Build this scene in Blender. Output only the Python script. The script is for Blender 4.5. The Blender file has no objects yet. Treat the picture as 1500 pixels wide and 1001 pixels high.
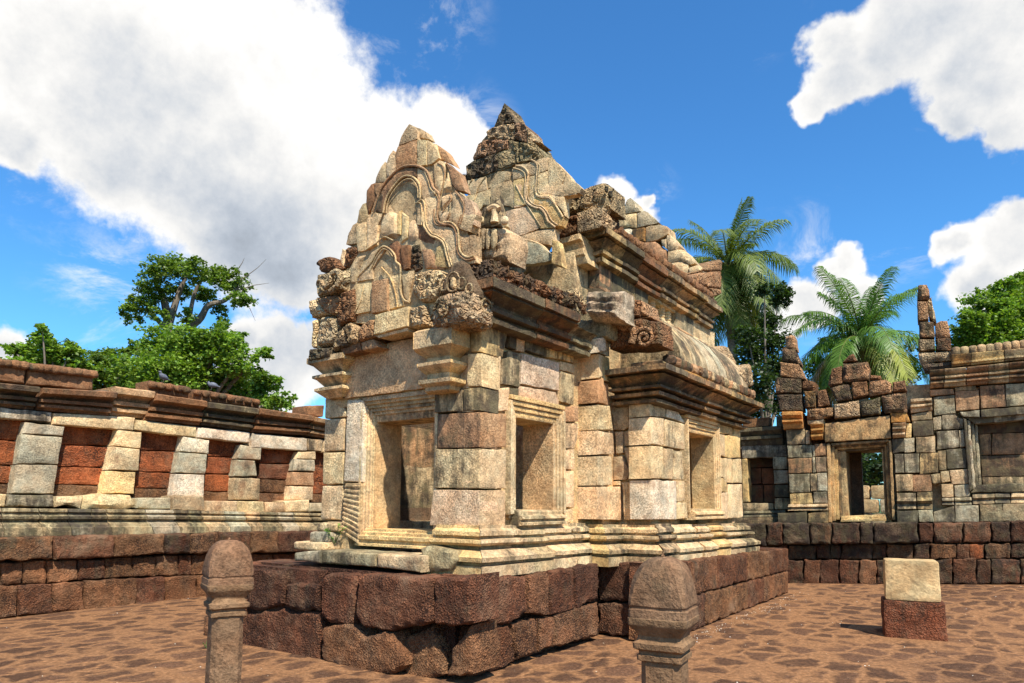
import bpy, bmesh, math, random
import numpy as np
from mathutils import Vector, noise
R = math.radians
random.seed(7)
scene = bpy.context.scene
COL = scene.collection

# ------------------------------------------------------------------ camera
F_PX, CY_PX, PITCH, ROLL, YAW, EYE = 1015.0, 640.0, R(5.5), R(.2), R(35.5), 1.6
cam_d = bpy.data.cameras.new('camera'); cam = bpy.data.objects.new('camera', cam_d); COL.objects.link(cam)
cam_d.sensor_width = 36; cam_d.lens = 36*F_PX/1500; cam_d.shift_y = (CY_PX-500.5)/1500
cam_d.clip_end = 5000; cam_d.clip_start = .05
cam.rotation_mode = 'XYZ'
FWD = np.array([0, math.cos(PITCH), math.sin(PITCH)])
_r0 = np.array([1, 0, 0.]); _u0 = np.array([0, -math.sin(PITCH), math.cos(PITCH)])
RT = _r0*math.cos(ROLL)+_u0*math.sin(ROLL); UP = -_r0*math.sin(ROLL)+_u0*math.cos(ROLL)
from mathutils import Matrix
cam.matrix_world = Matrix(((RT[0], UP[0], -FWD[0], 0), (RT[1], UP[1], -FWD[1], 0), (RT[2], UP[2], -FWD[2], EYE), (0, 0, 0, 1)))
scene.camera = cam

# ------------------------------------------------------------------ light
SUN_EL, SUN_AZ = R(53), (0.42, -0.9075)
sd = bpy.data.lights.new('sun', 'SUN'); sun = bpy.data.objects.new('sun', sd); COL.objects.link(sun)
sd.energy = 5.0; sd.angle = R(.53); sd.color = (1, .93, .82)
sun.rotation_euler = Vector((SUN_AZ[0]*math.cos(SUN_EL), SUN_AZ[1]*math.cos(SUN_EL), math.sin(SUN_EL))).to_track_quat('Z', 'Y').to_euler()
sun.location = (6, -14, 22)
scene.view_settings.view_transform = 'Standard'; scene.view_settings.look = 'None'
scene.view_settings.exposure = 0.70; scene.view_settings.gamma = 1

# ------------------------------------------------------------------ node helpers
class NT:
    def __init__(s, tree): s.t = tree; s.n = tree.nodes; s.l = tree.links
    def new(s, typ, **kw):
        n = s.n.new(typ)
        for k, v in kw.items():
            if k.startswith('i_'): n.inputs[k[2:]].default_value = v
            else: setattr(n, k, v)
        return n
    def link(s, a, b): s.l.new(a, b)
    def put(s, v, sock):
        if hasattr(v, 'links'): s.l.new(v, sock)
        else: sock.default_value = v
    def math(s, op, a, b=0.0, c=None, clamp=False):
        n = s.new('ShaderNodeMath', operation=op); n.use_clamp = clamp
        s.put(a, n.inputs[0]); s.put(b, n.inputs[1])
        if c is not None: s.put(c, n.inputs[2])
        return n.outputs[0]
    def vmath(s, op, a, b=None):
        n = s.new('ShaderNodeVectorMath', operation=op)
        s.put(a, n.inputs[0])
        if b is not None: s.put(b, n.inputs[1])
        return n.outputs['Value'] if op in ('DISTANCE', 'LENGTH', 'DOT_PRODUCT') else n.outputs[0]
    def ramp(s, v, lo, hi, a=0.0, b=1.0, smooth=True):
        n = s.new('ShaderNodeMapRange', interpolation_type='SMOOTHSTEP' if smooth else 'LINEAR')
        s.put(v, n.inputs['Value']); n.inputs['From Min'].default_value = lo; n.inputs['From Max'].default_value = hi
        n.inputs['To Min'].default_value = a; n.inputs['To Max'].default_value = b
        return n.outputs['Result']
    def noise(s, vec, scale, detail=4, rough=.55, out='Fac', dist=0.0):
        n = s.new('ShaderNodeTexNoise'); n.inputs['Scale'].default_value = scale
        n.inputs['Detail'].default_value = detail; n.inputs['Roughness'].default_value = rough; n.inputs['Distortion'].default_value = dist
        s.put(vec, n.inputs['Vector']); return n.outputs[out]
    def mix(s, fac, a, b, blend='MIX'):
        n = s.new('ShaderNodeMix', data_type='RGBA', blend_type=blend)
        s.put(fac, n.inputs['Factor']); s.put(a, n.inputs['A']); s.put(b, n.inputs['B'])
        return n.outputs['Result']
    def mapping(s, vec, scale=(1, 1, 1), rot=(0, 0, 0), loc=(0, 0, 0)):
        n = s.new('ShaderNodeMapping'); s.put(vec, n.inputs['Vector'])
        n.inputs['Scale'].default_value = scale; n.inputs['Rotation'].default_value = rot; n.inputs['Location'].default_value = loc
        return n.outputs[0]

# ------------------------------------------------------------------ world: sky with cumulus
world = bpy.data.worlds.new('World'); scene.world = world; world.use_nodes = True
w = NT(world.node_tree); w.n.clear()
sky = w.new('ShaderNodeTexSky', sky_type='NISHITA'); sky.sun_disc = False
sky.sun_elevation = SUN_EL; sky.sun_rotation = math.atan2(SUN_AZ[0], SUN_AZ[1]); sky.air_density = 1.0; sky.dust_density = .4; sky.ozone_density = 2.0
hs = w.new('ShaderNodeHueSaturation'); hs.inputs['Saturation'].default_value = 1.12; w.link(sky.outputs[0], hs.inputs['Color'])
gen = w.new('ShaderNodeTexCoord').outputs['Generated']
def dir_px(x, y):
    d = RT*(x-750)/F_PX-UP*(y-CY_PX)/F_PX+FWD
    return tuple(d/np.linalg.norm(d))
# cumulus banks: direction of the centre (given as bearing / elevation vectors) and angular radius
BANKS = [((60, 60), 170), ((200, 130), 190), ((360, 130), 190), ((440, 260), 190), ((300, 230), 170), ((560, 230), 105), ((640, 200), 75), ((150, 205), 112),
         ((420, 380), 95), ((370, 330), 120), ((20, 195), 58), ((690, 215), 40),
         ((1340, 30), 108), ((1460, 95), 108), ((1230, 105), 60), ((1290, 70), 78), ((1185, 150), 30), ((1485, 185), 42), ((1420, 175), 48), ((1210, 55), 46),
         ((1475, 365), 66), ((1405, 368), 34), ((1500, 325), 46), ((1450, 430), 56),
         ((1235, 385), 40), ((1190, 440), 46), ((1262, 430), 36), ((1140, 470), 40),
         ((890, 290), 42), ((930, 310), 36), ((875, 330), 50), ((950, 280), 18),
         ((400, 540), 85), ((470, 520), 60), ((350, 500), 40), ((-10, 510), 45), ((760, -330), 260), ((250, -150), 200), ((1500, -200), 200)]
wv = w.vmath('ADD', gen, w.vmath('SCALE', w.vmath('SUBTRACT', w.noise(gen, 7, 5, .6, out='Color'), (.5, .5, .5)), None))
wv.node.inputs[1].links[0].from_node.inputs['Scale'].default_value = .10
mask = None
for (px, r) in BANKS:
    d = dir_px(*px); rr = r/F_PX*(1/(1+((px[0]-750)**2+(px[1]-CY_PX)**2)/F_PX**2))**.5
    v = w.math('SUBTRACT', 1.0, w.math('DIVIDE', w.vmath('DISTANCE', wv, d), rr))
    if mask is None: mask = v
    else:
        m_ = w.math('SMOOTH_MAX', mask, v, .25); mask = m_
# behind the viewer: a scatter of fair-weather cloud
sep = w.new('ShaderNodeSeparateXYZ'); w.link(gen, sep.inputs[0])
backm = w.math('MULTIPLY', w.ramp(sep.outputs['Y'], .1, -.3), w.ramp(w.noise(gen, 3, 2), .5, .7))
mask = w.math('MAXIMUM', mask, w.math('SUBTRACT', w.math('MULTIPLY', backm, 1.4), .7))
def density(vec):
    f1 = w.noise(vec, 9, 8, .62); f2 = w.noise(vec, 26, 6, .65)
    return w.math('ADD', w.math('MULTIPLY', w.math('SUBTRACT', f1, .5), 1.1), w.math('MULTIPLY', w.math('SUBTRACT', f2, .5), .66))
dn = density(gen)
tot = w.math('ADD', w.math('MULTIPLY', mask, 1.5), dn)
cover = w.ramp(tot, -.03, .40)
ws = w.noise(w.mapping(gen, scale=(1, 1, 2.2), rot=(.3, .5, .2)), 5.5, 7, .68, dist=.6); wm = None
for (px, r) in (((600, 15), 120), ((640, 40), 60), ((1090, 0), 90), ((700, 190), 70), ((60, 60), 260), ((1360, 240), 60), ((1440, 262), 70), ((1300, 330), 110), ((1190, 400), 120), ((940, 290), 60), ((180, 440), 120)):
    v = w.ramp(w.math('DIVIDE', w.vmath('DISTANCE', gen, dir_px(*px)), r/F_PX), 1.0, .2); wm = v if wm is None else w.math('MAXIMUM', wm, v)
cover = w.math('MAXIMUM', cover, w.math('MULTIPLY', w.math('MULTIPLY', wm, w.ramp(ws, .50, .74)), .75))
sun_dir = (SUN_AZ[0]*math.cos(SUN_EL), SUN_AZ[1]*math.cos(SUN_EL), math.sin(SUN_EL))
off = w.vmath('ADD', gen, (0.015, -.02, .045))
lit = w.math('SUBTRACT', dn, density(off))
thick = w.ramp(w.math('MULTIPLY', mask, 1.5), .2, 1.1)
big = w.noise(w.mapping(gen, loc=(3.1, 0, 1)), 3.1, 3, .45)
# a cloud's own shading: light scattered at its sunlit rims, grey in its thick base
base_g = w.math('MULTIPLY', thick, w.ramp(w.math('ADD', w.math('MULTIPLY', sep.outputs['Z'], -.45), w.math('MULTIPLY', big, .8)), .0, .42))
grey = w.math('SUBTRACT', 1.10, w.math('MULTIPLY', base_g, .30))
gm_ = None
for (px, r) in (((1370, 60), 250), ((390, 390), 150), ((430, 440), 120), ((1430, 250), 110)):
    v = w.ramp(w.math('DIVIDE', w.vmath('DISTANCE', wv, dir_px(*px)), r/F_PX*.85), 1.0, .3); gm_ = v if gm_ is None else w.math('MAXIMUM', gm_, v)
grey = w.math('SUBTRACT', grey, w.math('MULTIPLY', gm_, .17))
grey = w.math('ADD', grey, w.math('MULTIPLY', lit, .34))
cc = w.mix(w.ramp(grey, .60, 1.0), (.78, .87, 1.0, 1), (1, .99, .97, 1))
ccol = w.vmath('SCALE', cc); w.put(w.math('MULTIPLY', grey, 6.6), ccol.node.inputs['Scale'])
skyc = w.vmath('MULTIPLY', hs.outputs[0], (.62, 1.17, 1.50))
final = w.mix(cover, skyc, ccol)
bg = w.new('ShaderNodeBackground'); bg.inputs['Strength'].default_value = .092
out = w.new('ShaderNodeOutputWorld'); w.link(final, bg.inputs['Color']); w.link(bg.outputs[0], out.inputs['Surface'])

# ------------------------------------------------------------------ materials
def new_mat(name):
    m = bpy.data.materials.new(name); m.use_nodes = True
    t = NT(m.node_tree); t.n.clear()
    b = t.new('ShaderNodeBsdfPrincipled'); o = t.new('ShaderNodeOutputMaterial'); t.link(b.outputs[0], o.inputs['Surface'])
    b.inputs['Roughness'].default_value = .93; b.inputs['Specular IOR Level'].default_value = .18
    return m, t, b
def stone_mat(name, grit=1.0, pits=0.0, lichen=1.0, streak=1.0, carve=0.0):
    m, t, b = new_mat(name)
    at = t.new('ShaderNodeAttribute', attribute_name='tone'); c0 = at.outputs['Color']; al = at.outputs['Alpha']
    ob = t.new('ShaderNodeTexCoord').outputs['Object']
    n1 = t.noise(ob, 3.3, 5, .6); n2 = t.noise(ob, 17, 5, .65); n3 = t.noise(ob, 48, 3, .75)
    k = t.math('MULTIPLY', t.ramp(n1, .28, .72, .66, 1.24), t.ramp(n2, .3, .7, .80, 1.17))
    gv_ = t.ramp(t.noise(ob, 1.4, 2), .35, .65, .45, 1.25)
    n3 = t.math('ADD', .5, t.math('MULTIPLY', t.math('SUBTRACT', n3, .5), gv_))
    k = t.math('MULTIPLY', k, t.ramp(n3, .32, .68, 1-.42*grit, 1+.28*grit))
    hue = t.mix(t.ramp(t.noise(ob, 5.1, 3, .5), .36, .66), (1.08, .97, .85, 1), (1.0, 1.01, .96, 1))
    c = t.mix(1.0, c0, hue, 'MULTIPLY')
    sc = t.vmath('SCALE', c); t.put(k, sc.node.inputs['Scale']); c = sc
    # iron-red patina in blotches
    rd = t.math('MULTIPLY', t.ramp(t.noise(t.mapping(ob, loc=(5, 2, 9)), 2.6, 5, .65), .56, .70), .55*lichen)
    c = t.mix(rd, c, (.24, .12, .062, 1))
    # dark lichen, run down the face by rain
    st = t.noise(t.mapping(ob, scale=(6.0, 6.0, .9)), 1.3, 6, .68)
    bl = t.noise(t.mapping(ob, loc=(1, 7, 3)), 3.9, 7, .72)
    dk = t.math('ADD', t.math('MULTIPLY', st, .55*streak), t.math('MULTIPLY', bl, .62))
    dk = t.math('ADD', dk, t.math('MULTIPLY', t.math('SUBTRACT', al, .47), .85))
    dk = t.math('MULTIPLY', t.ramp(dk, .585, .80), .90)
    dc = t.mix(t.ramp(t.noise(ob, 6, 2), .4, .6), (.040, .032, .024, 1), (.085, .072, .040, 1))
    c = t.mix(dk, c, dc)
    # pale lichen spots
    pl = t.math('MULTIPLY', t.ramp(t.noise(t.mapping(ob, loc=(9, 1, 4)), 21, 5, .7), .66, .74), .45*lichen)
    c = t.mix(pl, c, (.52, .48, .38, 1))
    t.link(c, b.inputs['Base Color'])
    h = t.math('ADD', t.math('MULTIPLY', n2, .9), t.math('MULTIPLY', n3, .85*grit))
    if carve:
        wv2 = t.vmath('SCALE', t.noise(ob, 9, 2, .5, 'Color')); wv2.node.inputs['Scale'].default_value = .12
        vc = t.new('ShaderNodeTexVoronoi', feature='SMOOTH_F1'); vc.inputs['Scale'].default_value = 13; vc.inputs['Smoothness'].default_value = .25; t.link(t.vmath('ADD', ob, wv2), vc.inputs['Vector'])
        vr_ = t.math('SINE', t.math('MULTIPLY', vc.outputs['Distance'], 17.0))
        h = t.math('ADD', h, t.math('ADD', t.math('MULTIPLY', vc.outputs['Distance'], -2.6*carve), t.math('MULTIPLY', vr_, .55*carve)))
    if pits:
        vo = t.new('ShaderNodeTexVoronoi', feature='F1'); vo.inputs['Scale'].default_value = 46; t.link(t.vmath('ADD', ob, t.vmath('SCALE', t.noise(ob, 30, 2, .5, 'Color'))), vo.inputs['Vector'])
        vo.inputs['Vector'].links[0].from_node.inputs[1].links[0].from_node.inputs['Scale'].default_value = .03
        pm = t.ramp(t.noise(t.mapping(ob, loc=(4, 4, 4)), 1.9, 4, .6), .34, .66, .2, 1.25)
        c = t.mix(t.math('MULTIPLY', t.ramp(t.noise(t.mapping(ob, loc=(7, 1, 2)), 2.6, 6, .68), .48, .70), .55), c, (.27, .17, .10, 1))
        pit = t.math('MULTIPLY', t.ramp(vo.outputs['Distance'], .12, .55), pm)
        h = t.math('ADD', h, t.math('MULTIPLY', pit, -1.0*pits))
        c2 = t.mix(t.math('MULTIPLY', t.ramp(t.math('ADD', vo.outputs['Distance'], t.math('MULTIPLY', t.math('SUBTRACT', t.noise(ob, 13, 4, .7), .5), 1.3)), .40, .80), t.math('MULTIPLY', pm, .74*pits)), c, (.030, .016, .011, 1))
        t.link(c2, b.inputs['Base Color'])
    bp = t.new('ShaderNodeBump'); bp.inputs['Strength'].default_value = .9; bp.inputs['Distance'].default_value = (.020 if not pits else .045) if not carve else .034
    t.link(h, bp.inputs['Height']); t.link(bp.outputs[0], b.inputs['Normal'])
    return m
M_SAND = stone_mat('weathered sandstone')
M_CARVE = stone_mat('carved sandstone', 1.1, .0, 1.0, .9)
M_ORN = stone_mat('carved ornament', 1.0, .0, 1.0, .9, 1.0)
M_LAT = stone_mat('laterite', 1.0, 1.0, .25, 1.0)
M_POST = stone_mat('post sandstone', .9, .0, .55, .6)
M_BLOCK = stone_mat('dressed sandstone', .35, .0, .0, .35)

def leaf_mat(name, cols, trans=.35):
    m, t, b = new_mat(name)
    at = t.new('ShaderNodeAttribute', attribute_name='tone')
    t.link(at.outputs['Color'], b.inputs['Base Color']); b.inputs['Roughness'].default_value = .45; b.inputs['Specular IOR Level'].default_value = .35
    tr = t.new('ShaderNodeBsdfTranslucent'); t.link(t.mix(1.0, at.outputs['Color'], (1.5, 1.6, .5, 1), 'MULTIPLY'), tr.inputs['Color'])
    mx = t.new('ShaderNodeMixShader'); mx.inputs[0].default_value = trans
    t.link(b.outputs[0], mx.inputs[1]); t.link(tr.outputs[0], mx.inputs[2])
    o = [n for n in t.n if n.type == 'OUTPUT_MATERIAL'][0]; t.link(mx.outputs[0], o.inputs['Surface'])
    return m
M_LEAF = leaf_mat('leaves', None)
M_PALM = leaf_mat('palm leaves', None, .3)
def plain_mat(name, col, scale=8, amt=.4, rough=.85, stretch=(1, 1, 1), bump=.01):
    m, t, b = new_mat(name); ob = t.new('ShaderNodeTexCoord').outputs['Object']; v = t.mapping(ob, scale=stretch)
    n = t.noise(v, scale, 6, .65)
    sc = t.vmath('SCALE', (col[0], col[1], col[2])); t.put(t.ramp(n, .25, .75, 1-amt, 1+amt), sc.node.inputs['Scale'])
    t.link(sc, b.inputs['Base Color']); b.inputs['Roughness'].default_value = rough
    bp = t.new('ShaderNodeBump'); bp.inputs['Distance'].default_value = bump; t.link(n, bp.inputs['Height']); t.link(bp.outputs[0], b.inputs['Normal'])
    return m
M_BARK = plain_mat('bark', (.16, .13, .10), 9, .5, .9, (1, 1, .3), .02)
M_PTRUNK = plain_mat('palm trunk', (.20, .17, .14), 6, .45, .9, (1, 1, 3.5), .02)
M_NUT = plain_mat('coconut', (.42, .36, .06), 5, .3, .5)
M_PIGEON = plain_mat('grey feathers', (.13, .14, .17), 18, .4, .6)
M_BEAK = plain_mat('beak', (.10, .08, .07), 10, .2, .5)

# ------------------------------------------------------------------ mesh gathering
PAL = dict(cream=(.64, .485, .285), yellow=(.64, .45, .21), pink=(.62, .435, .27), grey=(.44, .385, .27), white=(.68, .58, .43), dark=(.15, .10, .066),
           brown=(.235, .122, .062), red=(.38, .118, .045), orange=(.54, .27, .085), olive=(.36, .295, .175), lat=(.19, .080, .043), latd=(.125, .055, .032),
           latl=(.265, .128, .064), rose=(.43, .252, .135), tan=(.52, .385, .228), inner=(.55, .385, .21))
def tone(name, dirt=.4, jit=.10):
    c = PAL[name] if isinstance(name, str) else name
    k = 1+random.uniform(-jit, jit)
    return (c[0]*k*(1+random.uniform(-.04, .04)), c[1]*k, c[2]*k*(1+random.uniform(-.05, .05)), max(0, min(1, dirt+random.uniform(-.12, .12))))
class MB:
    def __init__(s): s.v = []; s.f = []; s.c = []
    def add(s, verts, faces, col):
        o = len(s.v); s.v += [tuple(map(float, p)) for p in verts]; s.f += [tuple(i+o for i in f) for f in faces]
        s.c += [col]*len(verts) if not isinstance(col, list) else col
    def build(s, name, mat, parent=None, sharp=38, smooth=True):
        me = bpy.data.meshes.new(name); me.from_pydata(s.v, [], s.f)
        a = me.color_attributes.new('tone', 'FLOAT_COLOR', 'POINT')
        a.data.foreach_set('color', np.array(s.c, dtype=np.float32).ravel())
        me.materials.append(mat)
        if smooth:
            me.polygons.foreach_set('use_smooth', [True]*len(me.polygons))
            if sharp: me.set_sharp_from_angle(angle=R(sharp))
        me.update(); me.validate()
        o = bpy.data.objects.new(name, me); COL.objects.link(o)
        if parent is not None: o.parent = parent
        return o
def tag(o, label=None, cat=None, group=None, kind=None):
    if label: o['label'] = label
    if cat: o['category'] = cat
    if group: o['group'] = group
    if kind: o['kind'] = kind
    return o
def thing(name, label, cat, loc=(0, 0, 0), rz=0.0, group=None):
    o = bpy.data.objects.new(name, None); COL.objects.link(o); o.location = loc; o.rotation_euler = (0, 0, rz); o.empty_display_size = .2
    return tag(o, label, cat, group)

# ------------------------------------------------------------------ surveying: a frame is a building's own axes; sights are taken from the eye point to its walls
class Frame:
    def __init__(s, origin, yaw):
        s.o = np.array(origin, float); s.yaw = yaw
        s.U = np.array([math.sin(yaw), math.cos(yaw), 0]); s.V = np.array([-math.cos(yaw), math.sin(yaw), 0])
        s.rz = math.pi/2-yaw
        e = np.array([0, 0, EYE])-s.o; s.e = np.array([e@s.U, e@s.V, e[2]])
    def ray(s, x, y):
        d = RT*(x-750)/F_PX-UP*(y-CY_PX)/F_PX+FWD
        return np.array([d@s.U, d@s.V, d[2]])
    def hit(s, ax, c, x, y):
        d = s.ray(x, y); t = (c-s.e[ax])/d[ax]; return s.e+d*t
def ground_px(x, y):
    d = RT*(x-750)/F_PX-UP*(y-CY_PX)/F_PX+FWD; return np.array([0, 0, EYE])+d*(-EYE/d[2])
class Zm:
    """a measuring sheet: origin and scale of the sheet the outline was measured on"""
    def __init__(s, ox, oy, k): s.ox, s.oy, s.k = ox, oy, k
    def __call__(s, pts): return [(s.ox+x/s.k, s.oy+y/s.k) for x, y in pts]
class Plane:
    def __init__(s, fr, ax, c): s.fr, s.ax, s.c = fr, ax, c; s.other = 1-ax
    def un(s, p, out=0.0):
        h = s.fr.hit(s.ax, s.c-out, *p); return (h[s.other], h[2])
    def to3(s, a, b, depth):
        v = [0, 0, 0]; v[s.ax] = s.c+depth; v[s.other] = a; v[2] = b; return v
def nz(p, f, seed=0.0): return noise.noise(Vector((p[0]*f+seed, p[1]*f+seed*1.7, p[2]*f-seed)))
def carve_h(p, f, seed=0.0):
    """shallow foliage relief: curling ridges"""
    q = Vector((p[0]*f+seed, p[1]*f, p[2]*f+seed))
    d, _ = noise.voronoi(q+Vector((noise.noise(q*.7), noise.noise(q*.7+Vector((9, 1, 4))), noise.noise(q*.7+Vector((2, 8, 3)))))*.8)
    e = d[1]-d[0]
    r = math.sin(d[0]*11.0)*.35
    return min(1.0, e*2.2)*.9+r-.45
def seg_dist(px, py, poly):
    best = 1e9; n = len(poly)
    for i in range(n):
        ax, ay = poly[i]; bx, by = poly[(i+1) % n]
        dx, dy = bx-ax, by-ay; L = dx*dx+dy*dy
        t = 0 if L < 1e-12 else max(0, min(1, ((px-ax)*dx+(py-ay)*dy)/L))
        q = (ax+dx*t-px)**2+(ay+dy*t-py)**2
        if q < best: best = q
    return math.sqrt(best)
def block(mb, pl, pts, col, out=0.0, d=.25, g=.07, rnd=.018, amp=.004, fr=9.0, warp=.007, gap=.004, prof=None, carve=0.0, cf=9.0, seed=None):
    """one stone: an outline on a wall plane, given depth, rounded arrises, weathered face, optional moulding profile or carved relief"""
    P = [pl.un(p, out) for p in pts]
    cx = sum(p[0] for p in P)/len(P); cy = sum(p[1] for p in P)/len(P)
    Q = []
    for a, b in P:
        L = math.hypot(a-cx, b-cy)+1e-9; k = max(.5, 1-gap*1.3/L); Q.append((cx+(a-cx)*k, cy+(b-cy)*k))
    sd = random.uniform(0, 50) if seed is None else seed
    bm = bmesh.new()
    if len(Q) == 4:
        # bilinear patch, extra lines by the arris
        def cuts(L):
            n = max(2, int(round(L/g))); t = [i/n for i in range(n+1)]
            e = rnd*.4/L
            if e < .3: t = sorted(set(t+[e, 1-e, min(.35, rnd*1.1/L), 1-min(.35, rnd*1.1/L)]))
            return t
        L1 = math.dist(Q[0], Q[1]); L2 = math.dist(Q[1], Q[2])
        S = cuts(L1); T = cuts(L2)
        if prof: T = sorted(set(T+[1-pt for pt, _ in prof]))
        grid = []
        for t in T:
            row = []
            for s_ in S:
                a = (Q[0][0]*(1-s_)+Q[1][0]*s_)*(1-t)+(Q[3][0]*(1-s_)+Q[2][0]*s_)*t
                b = (Q[0][1]*(1-s_)+Q[1][1]*s_)*(1-t)+(Q[3][1]*(1-s_)+Q[2][1]*s_)*t
                v = bm.verts.new((a, b, 1-t)); row.append(v)
            grid.append(row)
        for i in range(len(T)-1):
            for j in range(len(S)-1): bm.faces.new((grid[i][j], grid[i][j+1], grid[i+1][j+1], grid[i+1][j]))
    else:
        vs = [bm.verts.new((a, b, 0)) for a, b in Q]; f = bm.faces.new(vs)
        bmesh.ops.inset_region(bm, faces=[f], thickness=min(rnd*.6, .02), use_even_offset=True)
        xs = [q[0] for q in Q]; ys = [q[1] for q in Q]
        for lo, hi, nrm in ((min(xs), max(xs), (1, 0, 0)), (min(ys), max(ys), (0, 1, 0))):
            n = max(1, int(round((hi-lo)/g)))
            for i in range(1, n):
                c = lo+(hi-lo)*i/n
                bmesh.ops.bisect_plane(bm, geom=bm.verts[:]+bm.edges[:]+bm.faces[:], dist=1e-4, plane_co=(c if nrm[0] else 0, c if nrm[1] else 0, 0), plane_no=nrm)
        zmin, zmax = min(ys), max(ys)
        for v in bm.verts: v.co.z = (v.co.y-zmin)/(zmax-zmin+1e-9)
    bnd = set(v for e in bm.edges if len(e.link_faces) == 1 for v in e.verts)
    for v in bm.verts:
        a, b, t = v.co
        ds = 0.0 if v in bnd else seg_dist(a, b, Q)
        x = min(1, ds/rnd); h = -rnd*(1-math.sqrt(max(0, 1-(1-x)**2)))
        p3 = pl.to3(a, b, 0)
        h += amp*(nz(p3, fr, sd)+.6*nz(p3, fr*2.7, sd+3))
        if carve: h += carve*carve_h(p3, cf, sd)*min(1, ds/(rnd*1.2+.01))
        if prof:
            for i in range(len(prof)-1):
                if prof[i][0] <= t <= prof[i+1][0]+1e-9:
                    k = (t-prof[i][0])/max(1e-6, prof[i+1][0]-prof[i][0]); h += prof[i][1]*(1-k)+prof[i+1][1]*k; break
        wa = warp*(nz(p3, 5.5, sd+11)+.7*nz(p3, 15, sd+17)); wb = warp*(nz(p3, 5.5, sd+21)+.7*nz(p3, 15, sd+27))
        if prof: wb *= .4
        v.co = pl.to3(a+wa, b+wb, -out-h)
    es = [e for e in bm.edges if len(e.link_faces) == 1]
    r = bmesh.ops.extrude_edge_only(bm, edges=es)
    nv = [x for x in r['geom'] if isinstance(x, bmesh.types.BMVert)]
    for v in nv: v.co[pl.ax] = pl.c-out+d
    bmesh.ops.holes_fill(bm, edges=[e for e in bm.edges if len(e.link_faces) == 1], sides=0)
    bmesh.ops.recalc_face_normals(bm, faces=bm.faces[:])
    bm.verts.index_update()
    mb.add([v.co[:] for v in bm.verts], [[v.index for v in f.verts] for f in bm.faces], col)
    bm.free()
def sweep(mb, path, prof, tones, side=1, L=.75, back=.25, amp=.006, jit=.006, closed=False, gap=.003, step=.12, skip=None, endcaps=True, drop=None):
    """a moulding run along a plan path (u, v); prof is (outward offset, z) from bottom to top; cut into separate stones"""
    n = len(path); pts = [Vector(p) for p in path]
    def off(i, o):
        d0 = (pts[i]-pts[i-1]).normalized() if i > 0 else None
        d1 = (pts[i+1]-pts[i]).normalized() if i < n-1 else None
        if d0 is None: d0 = d1
        if d1 is None: d1 = d0
        n0 = Vector((d0.y, -d0.x))*side; n1 = Vector((d1.y, -d1.x))*side
        m = n0+n1; m = m/max(.3, m.dot(n0)) if m.length > .2 else n0
        return pts[i]+m*o
    ring = list(prof)+[(-back, prof[-1][1]), (-back, prof[0][1])]
    k = 0
    for i in range(n-1):
        length = (pts[i+1]-pts[i]).length
        m = max(1, int(round(length/L)))
        cut = [0]+sorted((j+random.uniform(-.22, .22))/m for j in range(1, m))+[1]
        for j in range(m):
            k += 1
            if skip and k in skip: continue
            t0 = cut[j]+(gap/length if j else 0); t1 = cut[j+1]-(gap/length if j < m-1 else 0)
            ns = max(1, int((t1-t0)*length/step)); jo = random.uniform(-jit, jit); jz = random.uniform(-jit, jit)*.6
            sd = random.uniform(0, 50); verts = []; faces = []; q = len(ring)
            tn = tones[k % len(tones)] if isinstance(tones, list) else tones
            for s_ in range(ns+1):
                t = t0+(t1-t0)*s_/ns
                for (o, z) in ring:
                    a = off(i, o+(jo if o > -back else 0)); b = off(i+1, o+(jo if o > -back else 0))
                    p = a.lerp(b, t); zz = z+jz
                    if drop: zz += drop(p.x, p.y)
                    if o > -back:
                        e = amp*(nz((p.x, p.y, z), 8, sd)+.7*nz((p.x, p.y, z), 21, sd))
                        f = off(i, 1.0)-pts[i]; p = p+f.normalized()*e; zz += e*.5
                    verts.append((p.x, p.y, zz))
            for s_ in range(ns):
                for r_ in range(q):
                    a = s_*q+r_; b = s_*q+(r_+1) % q; faces.append((a, b, b+q, a+q) if side > 0 else (a, a+q, b+q, b))
            faces.append(tuple(range(q-1, -1, -1)) if side > 0 else tuple(range(q))); base = ns*q
            faces.append(tuple(base+r_ for r_ in (range(q) if side > 0 else range(q-1, -1, -1))))
            mb.add(verts, faces, tone(*tn) if isinstance(tn, tuple) else tone(tn))
def lump(mb, c, size, col, n=10, p=4.0, carve=0.0, cf=9.0, amp=.012, fr=6, shape=None, rot=0.0, lean=0.0):
    """a rounded, weathered or carved free-standing stone; shape(t) scales its plan with height"""
    bm = bmesh.new(); bmesh.ops.create_cube(bm, size=2); bmesh.ops.subdivide_edges(bm, edges=bm.edges[:], cuts=n, use_grid_fill=True)
    sd = random.uniform(0, 50); cr, sr = math.cos(rot), math.sin(rot)
    for v in bm.verts:
        x, y, z = v.co
        l = (abs(x)**p+abs(y)**p+abs(z)**p)**(1/p); x, y, z = x/l, y/l, z/l
        nrm = Vector((x, y, z*.7)).normalized()
        t = (z+1)/2
        k = shape(t) if shape else 1.0
        if isinstance(k, tuple): kx, ky = k
        else: kx = ky = k
        q = Vector((x*size[0]/2*kx, y*size[1]/2*ky, z*size[2]/2))
        w3 = (q.x+c[0], q.y+c[1], q.z+c[2])
        h = amp*(nz(w3, fr, sd)+.6*nz(w3, fr*2.6, sd))
        if carve: h += carve*carve_h(w3, cf, sd)
        q += nrm*h; q.x += lean*t
        v.co = (c[0]+q.x*cr-q.y*sr, c[1]+q.x*sr+q.y*cr, c[2]+q.z)
    bmesh.ops.recalc_face_normals(bm, faces=bm.faces[:]); bm.verts.index_update()
    mb.add([v.co[:] for v in bm.verts], [[v.index for v in f.verts] for f in bm.faces], col); bm.free()
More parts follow.
